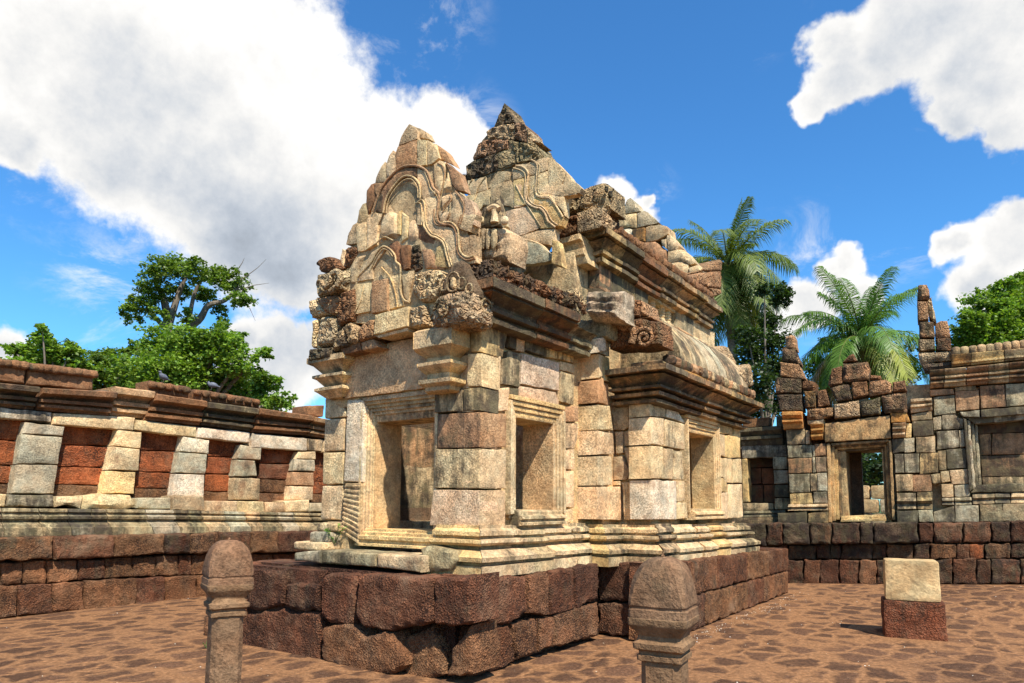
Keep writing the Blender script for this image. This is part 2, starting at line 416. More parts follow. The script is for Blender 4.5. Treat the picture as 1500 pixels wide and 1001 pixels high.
def tube(mb, P, r, col, sides=7, flat=None):
    """round bar through 3-D points; r a number or one per point; flat = (axis, factor) squashes it"""
    P = [Vector(p) for p in P]; n = len(P); rs = r if isinstance(r, (list, tuple)) else [r]*n
    verts = []; faces = []
    up = Vector((.13, .21, .97))
    for i in range(n):
        d = (P[min(i+1, n-1)]-P[max(i-1, 0)]).normalized()
        a = d.cross(up); a = a.normalized() if a.length > .05 else d.cross(Vector((1, 0, 0))).normalized()
        b = d.cross(a)
        for k in range(sides):
            t = 2*math.pi*k/sides; verts.append(tuple(P[i]+(a*math.cos(t)+b*math.sin(t))*rs[i]))
    for i in range(n-1):
        for k in range(sides):
            k2 = (k+1) % sides; faces.append((i*sides+k, i*sides+k2, (i+1)*sides+k2, (i+1)*sides+k))
    faces.append(tuple(range(sides-1, -1, -1))); faces.append(tuple((n-1)*sides+k for k in range(sides)))
    mb.add(verts, faces, col)
def smooth_path(P, n=5):
    out = []
    for i in range(len(P)-1):
        p0 = P[max(0, i-1)]; p1 = P[i]; p2 = P[i+1]; p3 = P[min(len(P)-1, i+2)]
        for k in range(n):
            t = k/n
            out.append(tuple(.5*((2*b)+(-a+c)*t+(2*a-5*b+4*c-d)*t*t+(-a+3*b-3*c+d)*t**3) for a, b, c, d in zip(p0, p1, p2, p3)))
    out.append(tuple(P[-1])); return out
def band(mb, pl, pts, r, col, out=0.0, n=5, lift=.3):
    """a raised moulding following a line on a wall plane"""
    P = smooth_path([pl.un(p, out) for p in pts], n)
    tube(mb, [pl.to3(a, b, -out-r*lift) for a, b in P], r, col, 7)
def box(mb, lo, hi, col):
    x0, y0, z0 = lo; x1, y1, z1 = hi
    mb.add([(x0, y0, z0), (x1, y0, z0), (x1, y1, z0), (x0, y1, z0), (x0, y0, z1), (x1, y0, z1), (x1, y1, z1), (x0, y1, z1)],
           [(3, 2, 1, 0), (4, 5, 6, 7), (0, 1, 5, 4), (1, 2, 6, 5), (2, 3, 7, 6), (3, 0, 4, 7)], col)
def rough_box(mb, lo, hi, col, n=5, rnd=14.0, amp=.012, carve=0.0):
    lump(mb, [(a+b)/2 for a, b in zip(lo, hi)], [b-a for a, b in zip(lo, hi)], col, n, rnd, carve, 9, amp)
# ================================================================== the library in the middle of the court
FL = Frame(ground_px(580, 988), YAW)
lib = thing('temple_library', 'roofless sandstone temple library on a laterite base, with two carved gables and a long cornice', 'temple', FL.o, FL.rz)
def PU(c): return Plane(FL, 0, c)
def PV(c): return Plane(FL, 1, c)
A = Zm(620, 460, 2.5); B = Zm(700, 460, 5.56); C = Zm(740, 560, 3.45); D = Zm(860, 540, 3.451); E_ = Zm(820, 400, 6.256)
Hh = Zm(500, 170, 6.256); I_ = Zm(440, 310, 6.672); J_ = Zm(540, 310, 6.672); K_ = Zm(440, 430, 6.256); L_ = Zm(590, 370, 4.55)
M_ = Zm(660, 140, 6.256); N_ = Zm(680, 270, 6.256); Q_ = Zm(430, 560, 3.336); G1 = Zm(900, 270, 6.256); G2 = Zm(800, 250, 6.256)
X1 = Zm(290, 780, 4.548); X2 = Zm(560, 780, 4.167); X3 = Zm(680, 800, 3.0); Fz = Zm(860, 420, 5.004)
def drop(u, v): return -.015*u
def stones(mb, pl, Z, items, **kw):
    for it in items:
        pts, col, ex = it[0], it[1], (it[2] if len(it) > 2 else {})
        k = dict(kw); k.update(ex); di = k.pop('dirt', .4); ji = k.pop('jit', .10)
        block(mb, pl, Z(pts), tone(col, di, ji), **k)
def row(mb, pl, top, bot, cuts, cols, **kw):
    """a course of stones between two lines, cut at the given places (top x, bottom x)"""
    def at(line, x):
        for (x0, y0), (x1, y1) in zip(line, line[1:]):
            if x0 <= x <= x1 or (x1, y1) == line[-1] and x > x1 or (x0, y0) == line[0] and x < x0: return (x, y0+(y1-y0)*(x-x0)/(x1-x0))
    cuts = [c if isinstance(c, tuple) else (c, c) for c in cuts]; di = kw.pop('dirt', .4)
    for k, (a, b) in enumerate(zip(cuts, cuts[1:])):
        block(mb, pl, [at(top, a[0]), at(top, b[0]), at(bot, b[1]), at(bot, a[1])], tone(cols[k % len(cols)], di), **kw)

# ---- laterite base
m = MB()
LK = dict(d=.4, g=.035, rnd=.03, amp=.016, fr=10, warp=.024, gap=.004)
BF, BS, BMF, BMS = PU(-.02), PV(-.75), PU(2.87), PV(-1.45)
stones(m, BF, X1, [
    ([(330, 235), (575, 250), (570, 480), (430, 525), (310, 505)], 'latd'),
    ([(575, 252), (812, 262), (808, 350), (575, 345)], 'lat', dict(out=-.12)),
    ([(575, 340), (800, 350), (800, 525), (700, 522), (575, 500)], 'latd', dict(out=.02)),
    ([(810, 320), (850, 280), (1048, 280), (1040, 480), (1012, 612), (870, 602), (810, 560)], 'lat', dict(rnd=.035)),
    ([(1050, 282), (1290, 288), (1555, 300), (1555, 612), (1280, 660), (1100, 645), (1042, 560)], 'lat', dict(rnd=.04, out=.03)),
    ([(320, 548), (560, 512), (800, 540), (806, 868), (760, 885), (500, 830), (285, 780), (290, 600)], 'lat'),
    ([(815, 642), (860, 620), (1010, 622), (1100, 692), (1290, 668), (1372, 850), (1372, 905), (1250, 965), (1080, 955), (930, 905), (815, 852)], 'latl', dict(rnd=.04, out=.03)),
    ([(45, 380), (320, 330), (320, 545), (50, 545)], 'lat', dict(out=0)), ([(35, 560), (320, 555), (300, 770), (30, 745)], 'latl')], **LK)
stones(m, BF, X2, [([(303, 275), (548, 268), (545, 560), (400, 582), (305, 552)], 'lat', dict(rnd=.035)),
    ([(105, 690), (150, 640), (302, 572), (372, 740), (385, 880), (140, 925)], 'latl', dict(out=-.10)),
    ([(405, 725), (545, 575), (552, 870), (392, 880)], 'latl', dict(out=-.08))], **LK)
stones(m, BS, X2, [([(552, 272), (882, 262), (890, 500), (800, 558), (680, 575), (552, 548)], 'lat', dict(rnd=.035)),
    ([(893, 262), (1020, 243), (1025, 505), (898, 495)], 'latl'), ([(1025, 243), (1172, 214), (1180, 468), (1028, 507)], 'lat'),
    ([(1178, 212), (1322, 183), (1322, 410), (1182, 462)], 'latd'),
    ([(556, 582), (780, 565), (802, 640), (820, 790), (680, 860), (550, 880)], 'lat', dict(out=-.03)), ([(806, 562), (942, 526), (960, 562), (960, 742), (832, 782)], 'latl'),
    ([(965, 522), (1050, 514), (1058, 562), (1045, 702), (966, 737)], 'latl'), ([(1062, 500), (1325, 425), (1330, 628), (1190, 672), (1052, 705)], 'latl')], **LK)
stones(m, BMF, X2, [([(1312, 182), (1700, 188), (1700, 436), (1312, 412)], 'latd'), ([(1312, 430), (1700, 438), (1700, 655), (1312, 618)], 'lat')], **LK)
row(m, BMS, [(968, 827), (1155, 803)], [(968, 885), (1155, 836)], [968, 1014, 1052, 1096, 1128, 1155], ['lat', 'latl', 'lat', 'latl'], **LK)
row(m, BMS, [(968, 886), (1155, 837)], [(968, 944), (1155, 868)], [968, 1000, 1034, 1066, 1096, 1120, 1155], ['latl', 'lat', 'latl'], **LK)
# body of the base behind its facing
def prism(mb, lo, hi, z1f, col, nu=8):
    x0, y0, z0 = lo; x1, y1 = hi
    box(mb, (x0, y0, z0), (x1, y1, z1f((x0+x1)/2)), col)
def slope_top(mb, lo, hi, z0, z1, col):
    x0, y0 = lo; x1, y1 = hi
    vs = [(x0, y0, z0), (x1, y0, z0), (x1, y1, z0), (x0, y1, z0), (x0, y0, z1-.015*x0), (x1, y0, z1-.015*x1), (x1, y1, z1-.015*x1), (x0, y1, z1-.015*x0)]
    mb.add(vs, [(3, 2, 1, 0), (4, 5, 6, 7), (0, 1, 5, 4), (1, 2, 6, 5), (2, 3, 7, 6), (3, 0, 4, 7)], col)
slope_top(m, (.20, -.55), (3.2, 2.55), -.3, .905, tone('latd', .5, 0))
slope_top(m, (3.05, -1.25), (8.45, 2.75), -.3, .899, tone('latd', .5, 0))
slope_top(m, (.05, 1.2), (.22, 2.7), -.3, .88, tone('latd', .5, 0))
for k in range(7): rough_box(m, (2.9+k*.8, 2.7, -.1), (3.68+k*.8, 3.0, .88), tone('lat'), 6, 12, .02)
for k in range(7): rough_box(m, (8.4, -1.4+k*.62, -.1), (8.65, -.8+k*.62, .80), tone('lat'), 6, 12, .02)
for k in range(4): rough_box(m, (.1+k*.72, 2.4, -.1), (.80+k*.72, 2.66, .90), tone('lat'), 6, 12, .02)
m.build('base', M_LAT, lib)

# ---- sandstone plinth
PROF_PL = [(.17, .90), (.175, 1.01), (.105, 1.018), (.105, 1.045), (.19, 1.052), (.195, 1.095), (.10, 1.155), (.015, 1.165), (.015, 1.195), (.10, 1.20), (.125, 1.225), (.12, 1.258), (.03, 1.264), (.03, 1.292), (.08, 1.296), (.078, 1.338), (.02, 1.365), (.02, 1.395)]
m = MB()
sweep(m, [(.58, .02), (.58, -.52), (1.10, -.52), (1.10, -.48), (2.78, -.48), (2.78, -.70), (3.27, -.70), (3.27, -1.17), (6.9, -1.17), (6.9, -.75), (7.6, -.75), (7.6, 1.9), (6.9, 1.9), (6.9, 2.35), (3.3, 2.35), (3.3, 1.9), (1.1, 1.72), (.58, 1.72)],
      PROF_PL, [('cream', .45), ('yellow', .35), ('tan', .5), ('cream', .58), ('tan', .58), ('cream', .4)], 1, .62, .35, .014, .016, drop=drop)
# slab before the door, broken mouldings at its left end
PS_ = PU(.20)
stones(m, PS_, Q_, [([(132, 822), (400, 838), (400, 905), (128, 885)], 'olive', dict(dirt=.58)), ([(402, 838), (612, 852), (612, 932), (402, 906)], 'tan', dict(dirt=.55)), ([(0, 832), (128, 822), (126, 884), (0, 872)], 'grey', dict(dirt=.62, out=.03))], d=.62, g=.05, rnd=.03, amp=.008)
lump(m, (.55, 1.75, 1.11), (.5, .5, .09), tone('cream', .5), 8, 8, 0, 9, .010)
lump(m, (.60, 1.70, 1.20), (.34, .38, .14), tone('grey', .5), 8, 6, 0, 9, .012); lump(m, (.62, 1.64, 1.32), (.30, .34, .11), tone('cream', .5), 8, 6, 0, 9, .012)
block(m, PU(.35), Q_([(612, 812), (640, 800), (790, 822), (800, 870), (760, 925), (612, 930)]), tone('olive', .6), d=.3, g=.05, rnd=.03, amp=.015)
m.build('plinth', M_SAND, lib)

# ---- walls: porch pillar at the corner, porch flank, pilaster, main flank
PF, PS, WS, PL, PLS, MF, MS = PU(.58), PV(-.52), PV(-.49), PU(2.78), PV(-.70), PU(3.27), PV(-1.17)
m = MB(); SK = dict(d=.30, g=.07, rnd=.008, amp=.005, warp=.009, gap=.006)
stones(m, PF, A, [([(33, 642), (205, 644), (205, 780), (22, 775)], 'pink'), ([(42, 494), (207, 492), (205, 640), (36, 640)], 'cream', dict(dirt=.45)), ([(50, 366), (208, 358), (207, 490), (48, 492)], 'rose', dict(dirt=.5)),
    ([(40, 278), (143, 272), (143, 358), (38, 362)], 'cream', dict(dirt=.66)), ([(145, 272), (213, 268), (210, 357), (145, 357)], 'cream', dict(dirt=.66)),
    ([(162, 142), (215, 142), (215, 268), (160, 266)], 'cream'), ([(172, 50), (213, 18), (215, 140), (172, 140)], 'yellow', dict(dirt=.6)),
    ([(0, 20), (172, 30), (160, 140), (0, 140)], 'tan', dict(out=-.05)), ([(0, 142), (160, 142), (158, 268), (0, 268)], 'tan', dict(out=-.05))], **SK)
stones(m, PS, A, [([(205, 644), (303, 645), (302, 780), (205, 780)], 'pink'), ([(207, 492), (305, 495), (303, 640), (205, 640)], 'cream', dict(dirt=.3)), ([(208, 358), (306, 366), (305, 490), (207, 490)], 'rose', dict(dirt=.5)),
    ([(213, 268), (250, 272), (250, 356), (210, 357)], 'cream', dict(dirt=.6)), ([(252, 275), (317, 266), (314, 358), (252, 356)], 'pink'), ([(215, 142), (285, 155), (283, 275), (215, 268)], 'cream', dict(dirt=.3)), ([(213, 18), (315, 42), (292, 160), (215, 140)], 'yellow', dict(dirt=.68))], **SK)
stones(m, WS, B, [([(255, 110), (318, 120), (315, 300), (258, 280)], 'tan', dict(dirt=.75)), ([(318, 118), (385, 130), (383, 318), (316, 300)], 'pink'), ([(390, 150), (548, 200), (540, 345), (388, 300)], 'olive', dict(dirt=.68)), ([(548, 205), (655, 245), (650, 372), (542, 350)], 'yellow', dict(dirt=.5)),
    ([(660, 240), (790, 300), (785, 410), (665, 370)], 'yellow', dict(dirt=.62)), ([(668, 385), (790, 415), (790, 490), (668, 455)], 'cream', dict(dirt=.55)), ([(195, 365), (235, 350), (250, 290), (352, 322), (345, 598), (192, 570)], 'tan', dict(dirt=.62)),
    ([(355, 320), (668, 395), (665, 628), (350, 572)], (.64, .48, .33), dict(dirt=.22)), ([(668, 462), (790, 495), (780, 745), (662, 715)], 'tan', dict(dirt=.45)), ([(262, 600), (335, 605), (330, 718), (262, 700)], 'tan', dict(dirt=.68)), ([(335, 580), (640, 640), (665, 700), (665, 795), (335, 718)], 'pink', dict(dirt=.45))], **SK)
stones(m, WS, C, [([(303, 122), (370, 118), (372, 200), (303, 200)], 'rose'), ([(302, 205), (375, 207), (368, 290), (350, 338), (302, 335)], 'pink'), ([(302, 340), (352, 338), (350, 442), (302, 440)], 'pink'), ([(302, 447), (350, 447), (347, 640), (302, 632)], 'pink', dict(dirt=.3)), ([(285, 645), (345, 640), (350, 700), (300, 718), (283, 690)], 'cream')], **SK)
stones(m, PL, C, [([(370, 118), (470, 112), (470, 240), (375, 240)], 'tan'), ([(378, 245), (468, 240), (465, 370), (360, 372), (360, 345), (375, 320)], 'tan', dict(dirt=.5)), ([(355, 380), (464, 374), (465, 525), (352, 528)], 'cream', dict(dirt=.48)), ([(352, 540), (465, 528), (465, 695), (355, 685)], 'cream', dict(dirt=.5))], **SK)
stones(m, PLS, C, [([(470, 112), (530, 118), (548, 245), (470, 240)], 'cream', dict(dirt=.3)), ([(468, 240), (503, 250), (505, 368), (465, 370)], 'pink', dict(dirt=.3)), ([(505, 252), (545, 255), (553, 365), (508, 368)], 'pink'), ([(464, 374), (540, 372), (542, 522), (465, 525)], 'cream', dict(dirt=.28)), ([(465, 528), (585, 528), (590, 698), (465, 695)], 'pink', dict(dirt=.35))], **SK)
stones(m, PL, B, [([(800, 320), (978, 320), (988, 535), (795, 540)], 'yellow', dict(dirt=.4)), ([(793, 560), (975, 540), (975, 720), (783, 745)], 'rose', dict(dirt=.45)),
    ([(800, 200), (985, 195), (985, 315), (790, 318)], 'white', dict(out=.05, dirt=.5, prof=[(0, 0), (.3, .02), (.35, .07), (.5, .07), (.55, .03), (1, .06)])), ([(800, 60), (1060, 30), (1050, 190), (830, 205)], 'olive', dict(out=.02, dirt=.6, rnd=.05))], **SK)
stones(m, PLS, B, [([(985, 320), (1020, 330), (1015, 515), (990, 522)], 'cream', dict(dirt=.3)), ([(975, 540), (1025, 520), (1050, 735), (975, 725)], 'rose', dict(dirt=.3)), ([(985, 195), (1045, 180), (1045, 300), (985, 315)], 'white', dict(out=.05))], **SK)
stones(m, MF, D, [([(118, 188), (208, 180), (210, 300), (185, 315), (135, 312)], 'tan'), ([(140, 320), (182, 315), (180, 430), (145, 435)], 'pink'), ([(212, 175), (320, 170), (318, 240), (212, 250)], 'cream', dict(dirt=.5)), ([(185, 318), (213, 312), (213, 254), (320, 243), (320, 385), (185, 395)], 'tan', dict(dirt=.42)),
    ([(128, 445), (175, 440), (215, 525), (200, 565), (130, 565)], 'tan'), ([(182, 398), (320, 388), (322, 558), (205, 565), (214, 520)], 'tan', dict(dirt=.42)), ([(125, 570), (165, 567), (165, 590), (128, 595)], 'cream'), ([(175, 575), (325, 562), (328, 765), (185, 768)], 'cream', dict(dirt=.5)),
    ([(80, 190), (118, 188), (135, 312), (140, 600), (80, 600)], 'tan', dict(out=-.06))], **SK)
stones(m, MS, D, [([(320, 170), (347, 172), (400, 205), (395, 245), (320, 240)], 'cream'), ([(405, 195), (455, 205), (478, 240), (495, 275), (405, 245)], 'white'), ([(320, 242), (388, 250), (390, 388), (320, 385)], 'cream', dict(dirt=.25)), ([(392, 255), (495, 280), (495, 412), (392, 395)], 'cream', dict(dirt=.4)),
    ([(322, 388), (388, 395), (388, 558), (322, 558)], 'cream', dict(dirt=.35)), ([(390, 400), (438, 408), (435, 563), (390, 560)], 'tan', dict(dirt=.4)), ([(440, 412), (483, 420), (490, 565), (437, 563)], 'cream', dict(dirt=.58)), ([(325, 562), (452, 568), (455, 765), (328, 765)], 'white', dict(dirt=.32)), ([(453, 570), (495, 570), (497, 670), (457, 675)], 'cream', dict(dirt=.5)), ([(458, 678), (505, 675), (510, 760), (457, 762)], 'cream', dict(dirt=.5)),
    ([(660, 255), (738, 265), (735, 335), (660, 325)], 'yellow', dict(dirt=.3)), ([(740, 272), (777, 280), (777, 315), (745, 335)], 'yellow'), ([(665, 332), (697, 335), (700, 445), (668, 440)], 'cream', dict(dirt=.3)), ([(698, 340), (775, 320), (778, 450), (738, 455), (700, 448)], 'yellow', dict(dirt=.3)),
    ([(668, 450), (735, 455), (735, 578), (700, 578), (690, 550), (668, 548)], 'cream', dict(dirt=.3)), ([(737, 458), (780, 455), (785, 580), (738, 580)], 'cream', dict(dirt=.3)), ([(672, 555), (690, 553), (712, 585), (712, 625), (672, 622)], 'yellow'), ([(662, 628), (712, 628), (712, 762), (665, 760)], 'cream', dict(dirt=.3)), ([(714, 585), (783, 583), (790, 752), (714, 760)], 'cream', dict(dirt=.3)),
    ([(465, 190), (660, 235), (660, 262), (500, 235)], 'yellow', dict(dirt=.7))], **SK)
# cores and hidden flanks
ti = lambda c='inner', d_=.45: tone(c, d_, .04)
box(m, (.86, -.42, 1.2), (1.20, .0, 3.35), ti()); box(m, (2.16, -.42, 1.2), (3.0, .0, 3.45), ti()); box(m, (1.20, -.42, 1.2), (2.16, .0, 1.45), ti()); box(m, (1.20, -.42, 2.64), (2.16, .0, 3.4), ti())
box(m, (2.98, -.60, 1.2), (3.5, -.2, 3.0), ti()); box(m, (3.45, -.98, 1.2), (4.48, -.7, 3.0), ti()); box(m, (5.62, -.98, 1.2), (6.85, -.7, 3.0), ti()); box(m, (4.48, -.98, 1.2), (5.62, -.7, 1.50), ti()); box(m, (4.48, -.98, 2.66), (5.62, -.7, 3.0), ti())
box(m, (.62, .05, 2.72), (.9, 1.7, 3.4), ti()); 
us = float(FL.hit(1, 1.62, 519, 690)[0])
for z0, z1, c_ in ((.9, 1.55, 'dark'), (1.53, 2.1, 'tan'), (2.07, 2.62, 'rose')):  # tones darkened to stand in for the shade inside the porch
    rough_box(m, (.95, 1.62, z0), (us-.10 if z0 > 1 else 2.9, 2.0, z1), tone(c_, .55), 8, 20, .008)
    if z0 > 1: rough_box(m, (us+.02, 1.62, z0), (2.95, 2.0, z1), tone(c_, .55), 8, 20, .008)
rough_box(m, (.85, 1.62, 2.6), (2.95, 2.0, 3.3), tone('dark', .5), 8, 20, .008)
for k in range(4): rough_box(m, (3.2, 2.0, 1.3+k*.43), (6.9, 2.35, 1.72+k*.43), tone('tan'), 6, 16, .012)
for k in range(4): rough_box(m, (6.6, -1.0, 1.3+k*.43), (6.95, .1, 1.72+k*.43), tone('tan'), 6, 16, .012)
for k in range(4): rough_box(m, (6.6, 1.1, 1.3+k*.43), (6.95, 2.3, 1.72+k*.43), tone('tan'), 6, 16, .012)
# inner cross wall seen through the door
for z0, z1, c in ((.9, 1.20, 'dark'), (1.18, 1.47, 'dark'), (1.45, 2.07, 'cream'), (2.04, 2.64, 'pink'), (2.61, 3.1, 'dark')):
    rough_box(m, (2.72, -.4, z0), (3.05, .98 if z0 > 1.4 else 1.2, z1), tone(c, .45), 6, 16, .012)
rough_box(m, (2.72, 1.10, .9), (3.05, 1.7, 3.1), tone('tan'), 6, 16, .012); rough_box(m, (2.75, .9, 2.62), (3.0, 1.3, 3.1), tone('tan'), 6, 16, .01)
box(m, (3.36, -1.08, 1.2), (3.6, -.60, 2.95), ti()); box(m, (2.9, -.45, 3.0), (3.1, .3, 3.45), ti())
# left pillar of the porch
for pts, c in (([(152, 80), (232, 78), (262, 170), (150, 180)], 'cream'), ([(150, 182), (248, 175), (245, 335), (146, 340)], 'cream'), ([(143, 342), (245, 340), (242, 500), (138, 500)], 'cream'), ([(138, 505), (240, 503), (235, 675), (128, 672)], 'cream')):
    block(m, PU(.62), Q_(pts), tone(c, .38), d=.5, g=.08, rnd=.02, amp=.006)
block(m, PU(.60), Q_([(262, 85), (345, 82), (335, 490), (245, 488)]), tone('white', .3), d=.3, g=.08, rnd=.014, amp=.004)
m.build('wall', M_SAND, lib)

# ---- door: lintel, frame, colonette, sill
m = MB(); block(m, PU(.56), [(499, 531), (530, 510), (624, 492), (634, 567), (503, 584)], tone((.55, .38, .21), .22, 0), d=.35, g=.06, rnd=.014, amp=.005, warp=.008)
m.build('lintel', M_SAND, lib)
m = MB()
vl0, vl1, vr = 1.09, 1.24, .20
for k, (du, dv) in enumerate(((.60, 0), (.625, -.025), (.65, -.05), (.675, -.075), (.70, -.10))):        # stepped jamb mouldings
    box(m, (du, vl1+dv-.03, 1.16), (du+.10, vl1+dv, 2.80-.03*k), tone('cream', .35, .05)); box(m, (du, vr-dv-.14, 1.22), (du+.10, vr-dv-.11, 2.80-.03*k), tone('cream', .35, .05))
    box(m, (du, vr-.14-dv, 2.80-.038*k-.045), (du+.10, vl1+dv, 2.80-.038*k), tone('tan', .45, .05))
rough_box(m, (.71, vl0, 1.18), (1.13, vl1+.1, 2.66), tone('inner', .30, .02), 7, 30, .004); rough_box(m, (.71, vr-.22, 1.18), (1.13, vr-.03, 2.66), tone('inner', .35, .02), 7, 30, .004)
rough_box(m, (.72, vr-.1, 2.52), (1.13, vl1, 2.70), tone('inner', .5, .02), 6, 30, .004)
fr_ = m.build('door_frame', M_SAND, lib)
m = MB(); sweep(m, [(.62, 1.26), (.62, .06)], [(.0, 1.12), (.04, 1.125), (.04, 1.15), (.02, 1.16), (.02, 1.19), (.045, 1.20), (.045, 1.235), (.01, 1.245), (.01, 1.275), (-.03, 1.285), (-.03, 1.31)], [('orange', .3), ('yellow', .35)], 1, 1.2, .5, .003, .002)
m.build('door_sill', M_SAND, lib)
m = MB(); pf = []
for k in range(11): pf += [(k/11, .0), (k/11+.02, .010), (k/11+.05, .010), (k/11+.06, .0)]
block(m, PU(.575), Q_([(252, 492), (326, 492), (316, 795), (232, 735)]), tone('cream', .45), d=.16, g=.05, rnd=.01, amp=.004, prof=pf+[(1, 0)])
m.build('colonette', M_SAND, lib)
# ---- windows with moulded frames
def window(pv, u0, u1, z0, z1, zs, depth, wl, wr, label):
    v = pv.c; m = MB(); c1 = tone('cream', .30, .03); c2 = tone('yellow', .30, .03)
    for k in range(4):
        o = .035-.018*k; a = wl*(1-k/4); b = wr*(1-k/4)
        rough_box(m, (u0-a, v-o, z0-.05), (u0-a+wl/4-.004, v+.2, z1+.02+.05*(3-k)), c1, 6, 40, .002); rough_box(m, (u1+b-wr/4+.004, v-o, z0-.05), (u1+b, v+.2, z1+.02+.05*(3-k)), c1, 6, 40, .002)
        rough_box(m, (u0-a, v-o, z1+.01+.055*(3-k)), (u1+b, v+.2, z1+.058+.055*(3-k)), c2, 8, 40, .003)
    rough_box(m, (u1-.005, v+.02, z0-.1), (u1+.12, v+depth, z1+.1), tone('inner', .3, .02), 8, 30, .004)
    rough_box(m, (u0-.12, v+.02, z0-.1), (u0+.005, v+depth, z1+.1), tone('inner', .4, .02), 8, 30, .004)
    rough_box(m, (u0-.1, v+.02, z1-.005), (u1+.1, v+depth, z1+.14), tone('inner', .45, .02), 8, 30, .004)
    w_ = m.build('window', M_SAND, lib)
    m = MB(); sweep(m, [(u0-.05, v), (u1+.10, v)], [(.02, zs), (.10, zs+.01), (.10, zs+.035), (.07, zs+.045), (.07, zs+.065), (.10, zs+.075), (.09, zs+.10), (.04, zs+.12), (.04, zs+.15), (.0, z0)], [('cream', .5)], 1, 2.0, depth, .006, .002)
    m.build('sill', M_SAND, w_)
    return w_
W1 = window(WS, 1.28, 2.04, 1.53, 2.535, 1.36, .46, .17, .19, None)
W2 = window(MS, 4.52, 5.55, 1.53, 2.62, 1.38, .38, .14, .15, None)
m = MB()
def baluster(mb, c, z0, z1, r, col):
    n = 9; P = []; rs = []
    for i in range(n*4+1):
        t = i/(n*4); P.append((c[0], c[1], z0+(z1-z0)*t)); rs.append(r*(1-.22*(i % 4 == 0)-.05*(i % 2)))
    tube(mb, P, rs, col, 10)
for u in (1.40, 1.58): baluster(m, (u, -.05), 1.5, 2.55, .055, tone('tan', .5))
m.build('baluster', M_SAND, W1)
# ---- porch cornice with its crest of buds
def zat(ax, c, x, y): return float(FL.hit(ax, c, x, y)[2])
m = MB()
PR_P = [(.0, 3.40), (.05, 3.41), (.06, 3.455), (.01, 3.465), (.01, 3.495), (.09, 3.51), (.095, 3.55), (.04, 3.56), (.05, 3.60), (.13, 3.645), (.20, 3.665), (.17, 3.675), (.17, 3.695), (.215, 3.705), (.215, 3.80), (.18, 3.81)]
sweep(m, [(.62, -.20), (.62, -.60), (2.08, -.60)], PR_P, [('brown', .5), ('brown', .6), ('tan', .72), ('brown', .65), ('tan', .75)], 1, .6, .5, .010, .014)
sweep(m, [(2.10, -.60), (2.62, -.60)], [(o*.75, z) for o, z in PR_P[:-4]], [('tan', .6), ('olive', .6)], 1, .5, .4, .012, .014)
pc = m.build('cornice', M_CARVE, lib)
m = MB()
sweep(m, [(.62, -.24), (.62, -.60), (2.10, -.60)], [(.15, 3.80), (.19, 3.81), (.19, 3.84), (.14, 3.86), (.10, 3.87)], [('brown', .5), ('dark', .5)], 1, .7, .4, .012, .012)
for k in range(13):
    u = .46+k*.135; lump(m, (u+.08, -.72+random.uniform(-.02, .02), 3.90+random.uniform(-.02, .02)), (.18, .22, .18+random.uniform(-.03, .03)), tone('brown', .6), 7, 3, .035, 16, .03)
for k in range(3): lump(m, (.52, -.68+k*.16, 3.91), (.2, .19, .19), tone('dark', .5), 6, 3, .03, 16, .02)
block(m, PV(-.80), [(833, 424), (847, 421), (862, 440), (858, 463), (838, 463)], tone('cream', .55), d=.35, g=.05, rnd=.02, amp=.008)
m.build('crest', M_ORN, pc)
# ---- capitals of the two door pillars
m = MB(); zc0, zc1 = zat(0, .36, 664, 569), zat(0, .36, 664, 476); hh = zc1-zc0
pp = [(.0, 0), (.02, .02), (.02, .08), (.08, .13), (.085, .19), (.0, .21), (.0, .30), (.07, .36), (.10, .41), (.10, .46), (.01, .48), (.01, .56), (.06, .62), (.11, .66), (.14, .69), (.14, .96), (.10, 1)]
sweep(m, [(.50, .10), (.44, .06), (.44, -.235), (.60, -.235)], [(o, zc0+t*hh) for o, t in pp], [('tan', .5), ('yellow', .5)], 1, .9, .25, .006, .004)
m.build('capital', M_CARVE, lib)
m = MB(); zl0, zl1 = zat(0, .50, 490, 582), zat(0, .50, 480, 525); hl = zl1-zl0
sweep(m, [(.66, 1.76), (.54, 1.76), (.54, 1.48), (.64, 1.48)], [(o*.95, zl0+t*hl) for o, t in ((.0, 0), (.08, .14), (.11, .18), (.11, .24), (.02, .30), (.09, .46), (.13, .50), (.13, .56), (.04, .62), (.12, .80), (.18, .86), (.18, 1.0))], [('cream', .5)], 1, .9, .2, .006, .004)
m.build('capital', M_CARVE, lib)

